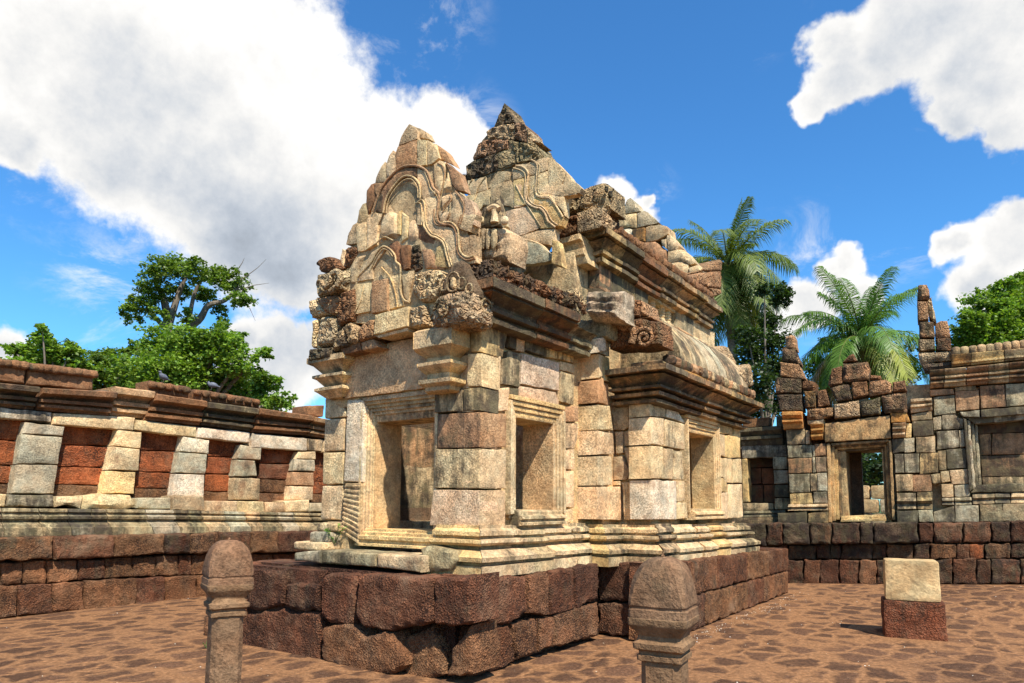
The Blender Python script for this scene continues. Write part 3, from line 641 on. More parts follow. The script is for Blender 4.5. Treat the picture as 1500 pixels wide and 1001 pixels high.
# ---- gable over the door
PD = PU(.40); m = MB(); GK = dict(d=.11, g=.05, rnd=.007, amp=.006, fr=11, warp=.007, gap=.004)
stones(m, PD, Hh, [([(618, 70), (660, 90), (690, 130), (695, 205), (660, 215), (515, 275), (550, 180), (590, 105)], 'tan'), ([(660, 90), (770, 140), (805, 205), (700, 203), (690, 130)], 'tan', dict(out=-.05)),
    ([(515, 277), (690, 210), (690, 470), (600, 458), (565, 458), (500, 500), (488, 340)], 'rose', dict(dirt=.4)), ([(692, 208), (780, 215), (780, 450), (690, 470)], 'cream'), ([(782, 215), (860, 250), (890, 385), (820, 445), (782, 450)], 'cream'),
    ([(860, 250), (955, 320), (1030, 450), (945, 412), (895, 390)], 'rose', dict(out=-.04)), ([(470, 310), (490, 345), (495, 500), (430, 590), (400, 530), (400, 440), (430, 360)], 'tan', dict(rnd=.014)),
    ([(395, 415), (400, 540), (410, 600), (300, 615), (310, 560), (350, 470)], 'tan', dict(rnd=.014)), ([(298, 608), (395, 610), (320, 735), (295, 690)], 'rose', dict(rnd=.014)), ([(265, 620), (295, 605), (300, 690), (315, 745), (240, 905), (220, 790), (225, 680)], 'brown', dict(rnd=.014)),
    ([(215, 790), (240, 905), (235, 990), (130, 1000), (155, 860), (185, 800)], 'tan', dict(rnd=.014)),
    ([(840, 440), (900, 395), (945, 415), (950, 480), (900, 720), (850, 650)], 'cream', dict(dirt=.28, rnd=.014)), ([(953, 480), (985, 500), (1005, 640), (1030, 680), (905, 715)], 'cream', dict(dirt=.3, rnd=.04)), ([(950, 415), (1075, 520), (1130, 690), (1050, 680), (1005, 600), (985, 500)], 'rose', dict(out=-.0)),
    ([(300, 880), (370, 660), (450, 560), (560, 470), (690, 470), (690, 550), (600, 548), (500, 620), (420, 730), (385, 890)], 'rose', dict(dirt=.6)), ([(690, 470), (780, 510), (820, 600), (860, 722), (745, 770), (715, 650), (690, 590)], 'cream', dict(dirt=.3)),
    ([(430, 810), (440, 720), (520, 630), (590, 585), (650, 590), (690, 650), (690, 780), (550, 830)], 'yellow', dict(out=-.05, dirt=.3)), ([(380, 890), (430, 805), (495, 890), (505, 1000), (340, 1000)], 'cream', dict(out=-.02)), ([(500, 840), (550, 833), (680, 785), (690, 960), (640, 1000), (508, 1000)], 'yellow', dict(out=-.05)),
    ([(690, 790), (745, 775), (770, 740), (865, 728), (885, 800), (870, 1000), (690, 1000)], 'cream', dict(dirt=.3)), ([(905, 720), (1000, 700), (1005, 760), (910, 880)], 'cream', dict(rnd=.04)), ([(1010, 700), (1045, 690), (1120, 800), (1115, 1000), (960, 1000), (1008, 840)], 'cream', dict(rnd=.014)), ([(1045, 688), (1180, 760), (1225, 860), (1215, 1000), (1118, 1000), (1122, 800)], 'pink', dict(dirt=.5)),
    ([(240, 905), (300, 885), (380, 895), (335, 1000), (240, 1000)], 'cream')], **GK)
stones(m, PD, I_, [([(545, 105), (650, 95), (645, 170), (640, 380), (560, 395), (545, 330), (540, 200)], 'cream'), ([(505, 130), (540, 110), (545, 315), (440, 325), (455, 240)], 'tan'), ([(385, 480), (405, 360), (430, 370), (415, 540)], 'cream'),
    ([(650, 60), (760, 40), (745, 330), (645, 375)], 'cream', dict(dirt=.3)), ([(770, 90), (840, -30), (930, 0), (945, 220), (900, 260), (815, 250), (755, 300)], 'cream', dict(rnd=.06, out=.03)), ([(950, 0), (985, -20), (975, 230), (945, 225)], 'yellow'),
    ([(470, 560), (550, 420), (640, 385), (550, 600), (530, 700), (475, 740)], 'tan', dict(rnd=.04)), ([(545, 690), (560, 620), (690, 400), (800, 330), (850, 330), (700, 560), (700, 660)], 'cream', dict(dirt=.5)),
    ([(700, 650), (740, 480), (820, 370), (880, 390), (930, 480), (970, 600), (850, 640)], 'yellow', dict(out=-.04, dirt=.3)), ([(528, 705), (692, 690), (690, 980), (560, 1000), (510, 1000)], 'cream'), ([(695, 685), (845, 645), (850, 965), (690, 1000)], 'rose', dict(dirt=.42, out=.03)), ([(850, 645), (975, 605), (985, 780), (1000, 925), (850, 960)], 'cream', dict(dirt=.35)),
    ([(980, 580), (1110, 575), (1060, 800), (1065, 880), (1005, 830)], 'cream'), ([(860, 320), (940, 280), (970, 320), (1000, 570), (940, 480)], 'brown'), ([(970, 330), (1055, 320), (1055, 560), (1000, 575)], 'brown', dict(out=.02)),
    ([(480, 1000), (530, 860), (560, 1000)], 'cream')], **GK)
stones(m, PD, J_, [([(310, -20), (380, 40), (385, 260), (300, 325)], 'cream', dict(rnd=.04)), ([(385, 100), (420, 50), (490, 130), (480, 280), (360, 315)], 'cream', dict(rnd=.04)), ([(420, 45), (530, 170), (640, 260), (670, 320), (600, 330), (480, 280), (488, 130)], 'brown', dict(out=-.02)),
    ([(530, -30), (650, -30), (655, 110), (840, 170), (880, 300), (900, 420), (1045, 440), (1050, 500), (780, 560), (740, 330), (640, 260), (545, 170)], 'cream', dict(dirt=.3)), ([(660, -20), (790, 0), (760, 90), (830, 130), (690, 90)], 'cream'), ([(790, 0), (1050, 20), (990, 200), (880, 170), (800, 80)], 'cream'),
    ([(870, 230), (1045, 225), (1045, 440), (930, 440), (880, 350)], 'tan', dict(out=-.02)), ([(660, 350), (740, 310), (770, 550), (640, 540)], 'yellow'), ([(510, 370), (590, 360), (660, 450), (740, 560), (540, 560)], 'rose', dict(rnd=.014))], **GK)
block(m, PD, Hh([(618, 130), (700, 190), (820, 350), (940, 560), (1120, 800), (1150, 1000), (1160, 1240), (1110, 1750), (500, 1900), (-50, 1900), (0, 1450), (150, 980), (300, 650), (480, 350)]), tone('tan', .5), out=-.028, d=.24, g=.3, amp=.004)
g1 = m.build('gable', M_SAND, lib)
m = MB(); cb = tone('cream', .38, 0); cr = tone('rose', .45, 0)
for Z, P_, r, c in ((Hh, [(290, 880), (320, 780), (370, 660), (450, 555), (560, 470), (690, 458), (780, 505), (822, 600), (845, 660), (895, 715), (890, 800), (878, 930), (905, 985), (960, 1000)], .026, cr), (Hh, [(385, 890), (400, 800), (430, 720), (500, 620), (570, 558), (640, 555), (695, 595), (722, 660), (722, 760)], .024, cb),
    (Hh, [(410, 890), (425, 800), (455, 725), (520, 635), (585, 585), (640, 580), (675, 612), (700, 665), (702, 750)], .014, cb), (Hh, [(760, 500), (800, 600), (815, 660), (865, 715)], .016, cb), (Hh, [(700, 790), (740, 770), (765, 830), (760, 1000)], .018, cb), (Hh, [(680, 800), (722, 800), (735, 850), (735, 1000)], .013, cb),
    (J_, [(640, -20), (640, 90), (680, 135), (790, 130), (845, 180), (862, 290), (872, 400), (950, 475), (1040, 455)], .018, cr), (J_, [(665, 0), (662, 80), (695, 112), (800, 108), (868, 170), (880, 290), (895, 390), (960, 448), (1030, 432)], .022, cb), (J_, [(530, 0), (540, 130), (600, 230), (670, 260), (730, 310), (760, 420), (795, 545)], .022, cb), (J_, [(555, 0), (565, 125), (615, 210), (690, 245), (750, 300), (782, 420), (815, 530)], .014, cb),
    (I_, [(520, 1000), (585, 880), (618, 720)], .016, cb), (I_, [(560, 640), (690, 500), (740, 410), (805, 345), (870, 365), (925, 430), (935, 490), (975, 530), (978, 640), (975, 760), (1010, 860), (1065, 885)], .022, cb), (I_, [(680, 580), (720, 490), (760, 420), (810, 368), (865, 390), (905, 440)], .014, cb), (I_, [(790, 545), (880, 650), (930, 800), (950, 935)], .020, tone('yellow', .3, 0)), (I_, [(645, 370), (740, 310), (820, 250), (905, 285)], .02, cb),
    (Hh, [(880, 430), (940, 470), (945, 560), (905, 715)], .012, cr), (Hh, [(1000, 705), (1000, 780), (920, 890)], .012, cr), (Hh, [(1045, 690), (1120, 800), (1115, 900), (1090, 990)], .014, cr), (J_, [(790, 10), (760, 85)], .012, cr), (J_, [(905, 30), (860, 150)], .012, cr)):
    band(m, PD, Z(P_), r*.50, c, .004, lift=.1)
m.build('moulding', M_SAND, g1)
# carved stones along the foot of the gable
m = MB(); CK = dict(d=.40, g=.026, rnd=.045, amp=.012, carve=.040, cf=12, gap=.002, warp=.012)
PC = PU(.35)
stones(m, PD, I_, [([(438, 335), (540, 320), (555, 400), (460, 545), (415, 545)], 'brown')], **CK)
m.build('carved_panel', M_ORN, g1)
m = MB(); stones(m, PD, I_, [([(380, 790), (515, 745), (520, 850), (480, 1000), (370, 1000)], 'brown', dict(out=.04))], **CK)
m.build('carved_panel', M_ORN, g1)
m = MB(); stones(m, PD, I_, [([(1065, 320), (1160, 300), (1200, 560), (1110, 600), (1065, 550)], 'brown', dict(dirt=.65))], **CK)
stones(m, PC, J_, [([(440, 600), (560, 560), (660, 560), (750, 590), (720, 750), (640, 850), (500, 880), (410, 800)], 'cream', dict(dirt=.55))], **CK)
stones(m, PC, K_, [([(990, 120), (1126, 85), (1150, 285), (1000, 310)], 'tan', dict(dirt=.5)), ([(275, 510), (330, 340), (430, 255), (475, 285), (510, 320), (520, 440), (390, 490), (285, 520)], 'tan', dict(dirt=.55)),
    ([(510, 420), (525, 310), (600, 240), (665, 230), (665, 390), (515, 440)], 'rose', dict(dirt=.4)), ([(310, 240), (345, 90), (430, 30), (490, 60), (460, 240), (340, 290)], 'brown'), ([(120, 40), (230, 30), (320, 60), (325, 190), (250, 190), (150, 100)], 'tan', dict(carve=.02)), ([(70, 80), (130, 60), (240, 190), (80, 215)], 'cream', dict(carve=.01)),
], **CK)
m.build('carved_frieze', M_ORN, lib)
m = MB()
stones(m, PC, K_, [([(680, 195), (990, 115), (985, 300), (668, 382)], 'cream', dict(dirt=.32)), ([(668, 388), (985, 312), (985, 345), (720, 410)], 'cream', dict(out=-.03)), ([(350, 500), (540, 450), (560, 525), (390, 568)], 'brown', dict(out=-.05, rnd=.014)), ([(545, 450), (665, 415), (720, 495), (565, 528)], 'rose', dict(out=-.05, rnd=.014))], **dict(GK, d=.35))
m.build('fascia', M_SAND, lib)
# naga heads at the left end
m = MB(); PN = PU(.34)
stones(m, PN, I_, [([(118, 500), (170, 465), (250, 428), (330, 450), (390, 530), (350, 572), (240, 595), (165, 580), (170, 540)], 'brown', dict(rnd=.06)), ([(150, 605), (300, 578), (420, 555), (440, 640), (390, 765), (230, 815), (140, 830), (130, 720)], 'tan', dict(dirt=.5, rnd=.07)), ([(130, 835), (330, 810), (370, 870), (330, 1000), (220, 990)], 'rose', dict(carve=.015)), ([(70, 870), (125, 850), (210, 985), (70, 1000)], 'cream', dict(carve=.01))], **CK)
stones(m, PN, K_, [([(180, 200), (270, 190), (320, 240), (300, 400), (250, 470), (150, 490), (120, 430), (140, 300)], 'tan', dict(rnd=.08)), ([(95, 240), (150, 220), (130, 420), (150, 500), (85, 500)], 'cream', dict(carve=.015)), ([(60, 510), (270, 480), (265, 580), (60, 630)], 'tan', dict(dirt=.65))], **CK)
nagaP = smooth_path([PN.un(p, .06) for p in I_([(215, 690), (250, 740), (300, 700), (310, 620), (370, 590), (400, 640), (370, 720), (300, 790)])], 5)
tube(m, [PN.to3(a, b, -.07) for a, b in nagaP], .035, tone('tan', .5, 0), 7)
m.build('naga_finial', M_ORN, lib)
# beast block and small antefix over the right capital, niche stone behind it
def upright(name, Zp, pl, items, parent=lib):
    mm = MB(); stones(mm, pl, Zp, items, **CK); return mm, name
m = MB()
h0 = FL.hit(0, .25, 662, 452); lump(m, (.45, h0[1]+.02, h0[2]), (.46, .54, .35), tone('tan', .55), 14, 4, .03, 11, .02, rot=0)
for sgn, cx in ((0, 1), (1, 1)):
    pass
P_ = []
for k in range(26):
    a = k*.42; r_ = .11*(1-k/30); P_.append(((.45-.245), h0[1]+.10+r_*math.cos(a), h0[2]+r_*math.sin(a)))
tube(m, [(x_+.012, y_, z_) for x_, y_, z_ in P_], .016, tone('tan', .55, 0), 6)
P_ = [(.47+(.10*(1-k/24))*math.cos(k*.45), h0[1]-.27, h0[2]+.02+(.10*(1-k/24))*math.sin(k*.45)) for k in range(20)]; tube(m, [(x_, y_+.02, z_) for x_, y_, z_ in P_], .013, tone('tan', .55, 0), 6)
m.build('beast_block', M_ORN, lib)
m = MB()
h1 = FL.hit(0, .30, 674, 408)
stones(m, PU(.32), L_, [([(258, 275), (252, 215), (300, 105), (330, 60), (368, 38), (408, 62), (440, 135), (470, 205), (492, 250), (490, 292), (420, 278), (345, 258)], 'dark', dict(dirt=.5, rnd=.06, carve=.016, cf=16, d=.30))], **CK)
for (x_, y_), w_ in (((355, 205), .085), ((412, 215), .05), ((295, 225), .05), ((462, 248), .04)):
    q = PU(.32).un(L_([(x_, y_)])[0]); tube(m, [(.32-.045, q[0]+w_*math.cos(k*.6), q[1]+w_*1.15*math.sin(k*.6)) for k in range(12)], .011, tone('tan', .6, 0), 6)
q = PU(.32).un(L_([(355, 210)])[0]); lump(m, (.28, q[0], q[1]), (.07, .07, .12), tone('cream', .5), 5, 2.4, .01, 20, .01)
m.build('antefix', M_CARVE, lib)
m = MB(); PA = PU(.62)
stones(m, PA, N_, [([(110, 450), (165, 405), (275, 378), (320, 375), (430, 430), (435, 540), (410, 700), (330, 690), (250, 690), (115, 700)], 'tan', dict(carve=.02, dirt=.5, rnd=.06, d=.3)), ([(40, 435), (60, 380), (150, 230), (250, 140), (315, 108), (318, 372), (270, 378), (165, 402), (110, 440)], 'tan', dict(dirt=.62, rnd=.03, carve=.012, d=.10, out=.05))], **CK)
vc_ = PA.un(N_([(315, 300)])[0], .05)[0]
stones(m, PV(vc_), N_, [([(318, 110), (370, 190), (440, 430), (330, 372), (318, 372)], 'tan', dict(dirt=.6, rnd=.03, carve=.012, d=.10))], **CK)
for x_ in (150, 195, 240, 290): tube(m, [PA.to3(*PA.un(p), -.03) for p in N_([(x_, 425), (x_+4, 500), (x_-2, 560), (x_-10, 600)])], [.03, .035, .03, .015], tone('tan', .5, 0), 8)
tube(m, [PA.to3(*PA.un(p), -.06) for p in N_([(310, 370), (312, 300), (310, 255)])], [.045, .03, .03], tone('cream', .3, 0), 8)
tube(m, [PA.to3(*PA.un(p), -.05) for p in smooth_path(N_([(250, 250), (290, 225), (320, 225), (345, 245)]), 3)], .03, tone('cream', .3, 0), 7)
for p in N_([(180, 350), (390, 345)]): a, b = PA.un(p); lump(m, PA.to3(a, b, -.04), (.06, .08, .09), tone('cream', .4), 4, 2.4)
m.build('antefix', M_CARVE, lib)

# ---- the taller gable behind it
PG = PU(2.5); m = MB(); G2K = dict(GK); G2K['d'] = .12
stones(m, PG, M_, [([(150, 780), (320, 740), (332, 860), (205, 905), (150, 905)], 'cream'), ([(338, 845), (430, 692), (545, 692), (540, 770), (350, 850)], 'tan'), ([(360, 835), (545, 772), (580, 840), (577, 1010), (360, 1010)], 'tan', dict(dirt=.45)), ([(205, 908), (358, 855), (358, 1010), (190, 1010)], 'cream'),
    ([(560, 680), (600, 640), (700, 620), (800, 580), (890, 560), (890, 680), (800, 715), (700, 742), (570, 772)], 'cream', dict(dirt=.3)), ([(572, 775), (690, 748), (688, 1010), (582, 1010)], 'yellow'), ([(700, 745), (890, 690), (890, 900), (800, 925), (760, 1010), (700, 1010)], 'cream', dict(dirt=.35)),
    ([(892, 560), (960, 600), (1060, 700), (1000, 860), (980, 920), (895, 900)], 'cream'), ([(1060, 705), (1110, 760), (1200, 850), (1180, 890), (1040, 910), (985, 920), (1005, 860)], 'tan'), ([(800, 925), (890, 902), (1000, 920), (1040, 915), (1040, 1010), (765, 1010)], 'cream')], **G2K)
stones(m, PG, N_, [([(-10, 110), (130, 80), (240, 45), (250, 100), (130, 250), (60, 220)], 'cream'), ([(60, 225), (130, 250), (110, 440), (40, 440)], 'cream'), ([(250, 10), (445, -20), (445, 215), (350, 180), (310, 105)], 'tan', dict(dirt=.5)), ([(450, 0), (540, 0), (560, 190), (450, 220)], 'pink'), ([(450, 225), (560, 200), (680, 340), (680, 410), (500, 475), (400, 470), (380, 250)], 'pink', dict(dirt=.42)),
    ([(560, -10), (650, -10), (660, 110), (800, 120), (915, 300), (890, 380), (800, 390), (700, 222), (600, 200)], 'yellow', dict(dirt=.3)), ([(660, 0), (1000, -10), (1030, 90), (920, 105), (810, 125), (700, 105)], 'cream'), ([(810, 128), (915, 108), (920, 290), (880, 230)], 'cream'), ([(562, 203), (700, 230), (820, 400), (690, 412)], 'yellow', dict(dirt=.3)),
    ([(500, 480), (690, 415), (830, 405), (830, 520), (800, 560), (690, 540)], 'cream'), ([(500, 505), (690, 548), (770, 620), (790, 700), (640, 730), (505, 737)], 'grey', dict(out=.12, dirt=.42)), ([(420, 480), (500, 500), (500, 737), (430, 720)], 'pink'), ([(800, 500), (860, 520), (905, 760), (800, 730)], 'yellow', dict(out=.16))], **G2K)
block(m, PG, [(734, 172), (746, 205), (768, 235), (795, 245), (826, 275), (815, 318), (770, 395), (740, 425), (690, 400), (684, 300), (684, 255), (705, 205)], tone('tan', .5), out=-.03, d=.25, g=.3, amp=.004)
g2 = m.build('gable', M_SAND, lib)
m = MB()
for Z, P_, r in ((M_, [(600, 645), (660, 655), (710, 710), (700, 800), (690, 900), (700, 990)], .026), (M_, [(575, 665), (650, 690), (685, 740), (678, 900), (684, 1000)], .016), (M_, [(740, 590), (792, 630), (790, 720), (780, 880), (812, 930), (900, 940), (960, 995)], .024), (M_, [(770, 600), (812, 640), (808, 720), (800, 860), (830, 905), (910, 915)], .014),
                 (N_, [(560, -10), (560, 120), (590, 180), (650, 215), (700, 225), (740, 270), (770, 340), (835, 395)], .028), (N_, [(580, 0), (582, 110), (612, 165), (660, 195), (712, 205), (760, 255), (800, 330), (860, 375)], .015), (N_, [(650, 0), (655, 80), (690, 110), (780, 115), (830, 180), (905, 300)], .024), (N_, [(470, 0), (550, 150), (700, 385)], .014), (N_, [(430, 485), (560, 510), (690, 550), (770, 620), (792, 700)], .03)):
    band(m, PG, Z(P_), r*.50, tone('cream', .4, .05), .004, lift=.1)
m.build('moulding', M_SAND, g2)
m = MB()
for Z, P_, r in ((M_, [(150, 880), (170, 810), (200, 770)], .02), (M_, [(215, 960), (260, 830), (320, 745)], .02)):
    band(m, PG, Z(P_), r*.50, tone('cream', .4, .05), .004, lift=.1)
m.build('moulding', M_SAND, g2)
m = MB(); CK2 = dict(CK); CK2.update(d=.42, carve=.055, cf=9, g=.032, rnd=.014)
stones(m, PG, M_, [([(485, 72), (580, 240), (385, 285)], 'tan', dict(dirt=.6)), ([(385, 285), (580, 250), (580, 400), (340, 390), (318, 335)], 'tan', dict(dirt=.55)), ([(580, 250), (640, 232), (690, 290), (690, 425), (585, 402)], (.34, .21, .125)), ([(690, 287), (762, 395), (820, 425), (760, 440), (692, 428)], 'tan', dict(d=.3)),
    ([(200, 565), (250, 440), (330, 395), (520, 402), (515, 480), (200, 590)], (.34, .21, .125)), ([(520, 402), (690, 432), (765, 410), (840, 540), (830, 578), (600, 612), (560, 470)], 'olive', dict(dirt=.6)), ([(135, 640), (200, 592), (430, 522), (425, 690), (150, 775)], (.36, .25, .155), dict(dirt=.6)), ([(430, 522), (555, 478), (590, 560), (590, 632), (430, 692)], 'olive', dict(carve=.02)), ([(90, 725), (135, 715), (145, 780), (105, 790)], 'dark')], **CK2)
for k in range(15): pass
m.build('carved_crown', M_ORN, g2)
# ---- nave: upper wall, cornice, crest; aisle cornice and half vault
NF, NS = PU(3.15), PV(-.50)
m = MB()
stones(m, NF, N_, [([(880, 790), (960, 765), (1140, 725), (1140, 960), (1060, 950), (890, 950)], 'cream', dict(dirt=.4)), ([(1142, 725), (1245, 705), (1245, 960), (1142, 960)], 'rose', dict(dirt=.55))], **SK)
stones(m, PU(2.92), N_, [([(480, 745), (610, 722), (650, 840), (520, 800)], 'yellow'), ([(668, 765), (795, 742), (865, 925), (670, 860)], 'yellow', dict(dirt=.25))], **SK)
block(m, PU(2.80), [(742, 368), (842, 368), (842, 436), (742, 432)], tone('tan', .5), d=.35, g=.1, rnd=.02)
top = [(878, 386), (1047, 487)]
row(m, NS, top, [(878, 447), (912, 450), (950, 470)], [878, 897, 911, 931, 950], ['cream', 'olive', 'yellow', 'olive'], dirt=.68, **SK)
row(m, NS, top, [(950, 433), (990, 459)], [950, 971, 990], ['grey', 'tan'], dirt=.55, **SK)
row(m, NS, [(950, 461), (990, 480)], [(950, 474), (990, 500)], [950, 971, 990], ['cream', 'grey'], dirt=.5, **SK)
row(m, NS, [(990, 453), (1047, 487)], [(990, 500), (1047, 527)], [990, 1006, 1016, 1047], ['olive', 'grey', 'cream'], dirt=.55, **SK)
row(m, NS, [(878, 447), (950, 475)], [(878, 485), (950, 520)], [878, 915, 950], ['olive', 'tan'], dirt=.6, **SK)
zb = 3.3
box(m, (3.22, -.42, 3.0), (3.42, 1.6, 4.80), ti('yellow'))
box(m, (3.3, -.42, zb), (4.60, -.10, 4.85), ti()); box(m, (5.75, -.42, zb), (7.2, -.10, 4.85), ti()); box(m, (4.60, -.42, zb), (5.75, -.1, 4.30), ti())
for k in range(3): rough_box(m, (3.2, 1.5, 3.0+k*.6), (7.2, 1.75, 3.59+k*.6), tone('tan'), 6, 20, .01)
rough_box(m, (6.85, -.4, 3.0), (7.15, 1.6, 4.9), tone('tan'), 6, 20, .01)
m.build('nave_wall', M_SAND, lib)
m = MB()
for px in (953, 967, 976):
    a = FL.hit(1, -.40, px, 432+(px-950)*.62); b = FL.hit(1, -.40, px, 462+(px-950)*.52); baluster(m, (a[0], -.40), b[2]-.05, a[2]+.08, .075, tone('cream', .35))
m.build('baluster', M_SAND, lib)
PR_N = [(0, 4.76), (.08, 4.775), (.08, 4.83), (.0, 4.835), (.0, 4.865), (.10, 4.875), (.11, 4.915), (.03, 4.92), (.05, 4.955), (.14, 5.02), (.18, 5.04), (.10, 5.045), (.10, 5.07), (.22, 5.08), (.22, 5.16), (.17, 5.17)]
m = MB(); sweep(m, [(3.15, .12), (3.15, -.50), (7.25, -.50), (7.25, .2)], PR_N, [('tan', .66), ((.46, .30, .15), .6), ('yellow', .70), ('tan', .72), ('brown', .55)], 1, .55, .4, .010, .020)
nc = m.build('cornice', M_CARVE, lib)
m = MB(); sweep(m, [(3.45, -.50), (7.25, -.50)], [(.12, 5.17), (.17, 5.19), (.17, 5.23), (.11, 5.25), (.13, 5.28), (.10, 5.36), (.02, 5.37)], [('brown', .45), ('dark', .45)], 1, .8, .3, .015, .015)
for k in range(22): lump(m, (3.5+k*.17, -.60, 5.31), (.15, .16, .15), tone('brown', .5), 4, 2.6, .015, 14, .015)
m.build('crest', M_CARVE, nc)
# corner stones over the nave cornice
m = MB(); PK = PU(2.95)
stones(m, PK, G2, [([(165, 400), (170, 230), (330, 190), (350, 150), (430, 115), (520, 100), (550, 110), (560, 330), (430, 320), (330, 365)], 'tan', dict(dirt=.62, rnd=.07)), ([(95, 545), (150, 500), (170, 405), (330, 370), (430, 325), (500, 330), (500, 510), (330, 560), (95, 632)], 'brown', dict(dirt=.55, rnd=.07))], **dict(CK, d=.55))
stones(m, PV(-.72), G2, [([(548, 112), (600, 125), (635, 170), (640, 260), (612, 350), (605, 410), (560, 330)], 'tan', dict(dirt=.5)), ([(500, 330), (560, 335), (605, 420), (660, 480), (620, 590), (505, 512)], 'tan', dict(dirt=.55))], **dict(CK, d=.35))
a, b = (3.05, -.74), 0
for p in G2([(565, 170), (600, 215)]): q = FL.hit(1, -.76, *p); lump(m, (q[0], -.74, q[2]), (.07, .05, .09), tone('dark', .9, 0), 4, 2.5)
m.build('corner_stone', M_ORN, lib)
m = MB(); stones(m, PU(2.86), G2, [([(110, 660), (335, 590), (385, 850), (150, 895)], 'cream', dict(dirt=.35, prof=[(0, .0), (.25, .02), (.3, .05), (.5, .06), (.55, .0), (.75, .03), (.8, .10), (1, .10)])), ([(50, 655), (110, 650), (150, 895), (60, 850)], 'cream', dict(out=-.03))], d=.3, g=.05, rnd=.014, amp=.006)
m.build('capital', M_SAND, lib)
# aisle cornice
PR_M = [(0, 2.84), (.10, 2.86), (.11, 2.90), (.01, 2.905), (.01, 2.935), (.15, 2.945), (.16, 2.985), (.04, 2.99), (.04, 3.02), (.20, 3.03), (.20, 3.06), (.10, 3.065), (.14, 3.10), (.23, 3.16), (.27, 3.18), (.18, 3.185), (.18, 3.21), (.33, 3.22), (.33, 3.29), (.27, 3.30)]
m = MB(); sweep(m, [(3.27, -.66), (3.27, -1.17), (6.78, -1.17), (6.78, -.6)], PR_M, [('yellow', .68), ((.48, .30, .14), .6), ('tan', .7), ('rose', .6), ((.44, .29, .15), .62)], 1, .75, .45, .010, .012)
ac = m.build('cornice', M_CARVE, lib)
m = MB(); sweep(m, [(3.27, -1.0), (3.27, -1.17), (6.78, -1.17)], [(.20, 3.29), (.26, 3.31), (.26, 3.34), (.21, 3.36), (.12, 3.37)], [('orange', .6), ('rose', .6), ('yellow', .7)], 1, .7, .3, .012, .012)
for k in range(19): lump(m, (3.40+k*.185, -1.36, 3.415), (.17, .17, .16), tone(random.choice(['rose', 'brown', 'tan']), .6), 5, 2.6, .016, 14, .02)
m.build('crest', M_CARVE, ac)
m = MB()
sweep(m, [(3.9, -.52), (6.85, -.52)], [(.80, 3.34), (.80, 3.50), (.76, 3.68), (.67, 3.86), (.52, 4.06), (.33, 4.22), (.16, 4.31), (.10, 4.33)], [('grey', .55), ('tan', .6), ('tan', .65), ('grey', .5)], 1, .50, .12, .010, .012)
sweep(m, [(3.9, -.52), (6.85, -.52)], [(.05, 4.32), (.12, 4.33), (.13, 4.37), (.10, 4.41), (.03, 4.42)], [('cream', .55), ('rose', .5)], 1, .8, .1, .008, .008)
m.build('roof', M_SAND, lib)
# junction of porch and hall: white worn stone, carved stones, scrolled corner stone
m = MB(); PJ = PU(2.86)
stones(m, PU(2.55), E_, [([(218, 150), (545, 150), (548, 435), (248, 425)], (.40, .32, .22), dict(dirt=.66, rnd=.09, amp=.035, fr=6, carve=.012, cf=6, warp=.035, prof=[(0, -.05), (.12, .01), (.25, .035), (.33, .015), (.5, .04), (.58, .015), (.72, .04), (.9, .02), (1, -.05)]))], **CK)
stones(m, PU(2.75), E_, [([(180, 430), (400, 415), (460, 450), (440, 590), (330, 600), (130, 610)], 'olive', dict(dirt=.6, carve=.0, rnd=.04))], **CK)
m.build('corner_stone', M_CARVE, lib)
m = MB()
stones(m, PU(2.98), E_, [([(548, 410), (555, 290), (620, 240), (720, 235), (725, 400)], 'brown', dict(dirt=.4)), ([(440, 690), (445, 520), (540, 430), (720, 415), (905, 440), (930, 660), (740, 680)], 'brown', dict(dirt=.5, carve=.025, rnd=.05))], **CK)
stones(m, PU(3.02), E_, [([(722, 238), (770, 270), (800, 390), (725, 400)], 'rose', dict(carve=.0)), ([(725, 405), (830, 385), (835, 410), (720, 420)], 'rose', dict(carve=.0))], **CK)
sp = [(545, 470), (600, 510), (655, 500), (690, 560), (670, 650)]
tube(m, [PU(2.98).to3(*PU(2.98).un(p), -.04) for p in smooth_path(E_(sp), 5)], .045, tone('rose', .5, 0), 8)
q = PU(2.98).un(E_([(785, 600)])[0])
tube(m, [PU(2.98).to3(q[0]+.14*(1-k/26)*math.cos(k*.5), q[1]+.14*(1-k/26)*math.sin(k*.5), -.03) for k in range(24)], .026, tone('rose', .5, 0), 7)
m.build('corner_stone', M_ORN, lib)
# end stones on the far corner
m = MB()
stones(m, PV(-.60), G1, [([(700, 850), (770, 810), (985, 790), (990, 960), (870, 945), (760, 900)], 'rose', dict(dirt=.45, carve=.02)), ([(790, 800), (880, 730), (975, 690), (992, 700), (990, 795)], 'rose', dict(carve=.0)), ([(870, 945), (990, 960), (985, 1010), (930, 1030)], 'rose')], **dict(CK, d=.4))
m.build('corner_stone', M_ORN, lib)
m = MB(); stones(m, PV(-1.2), Fz, [([(890, 455), (1010, 430), (1040, 440), (1105, 570), (1060, 575)], 'tan', dict(carve=.0, out=-.4)), ([(1125, 640), (1200, 565), (1222, 650), (1225, 730), (1170, 735)], 'tan', dict(carve=.02, out=.1))], **dict(CK, d=.4))
m.build('corner_stone', M_ORN, lib)
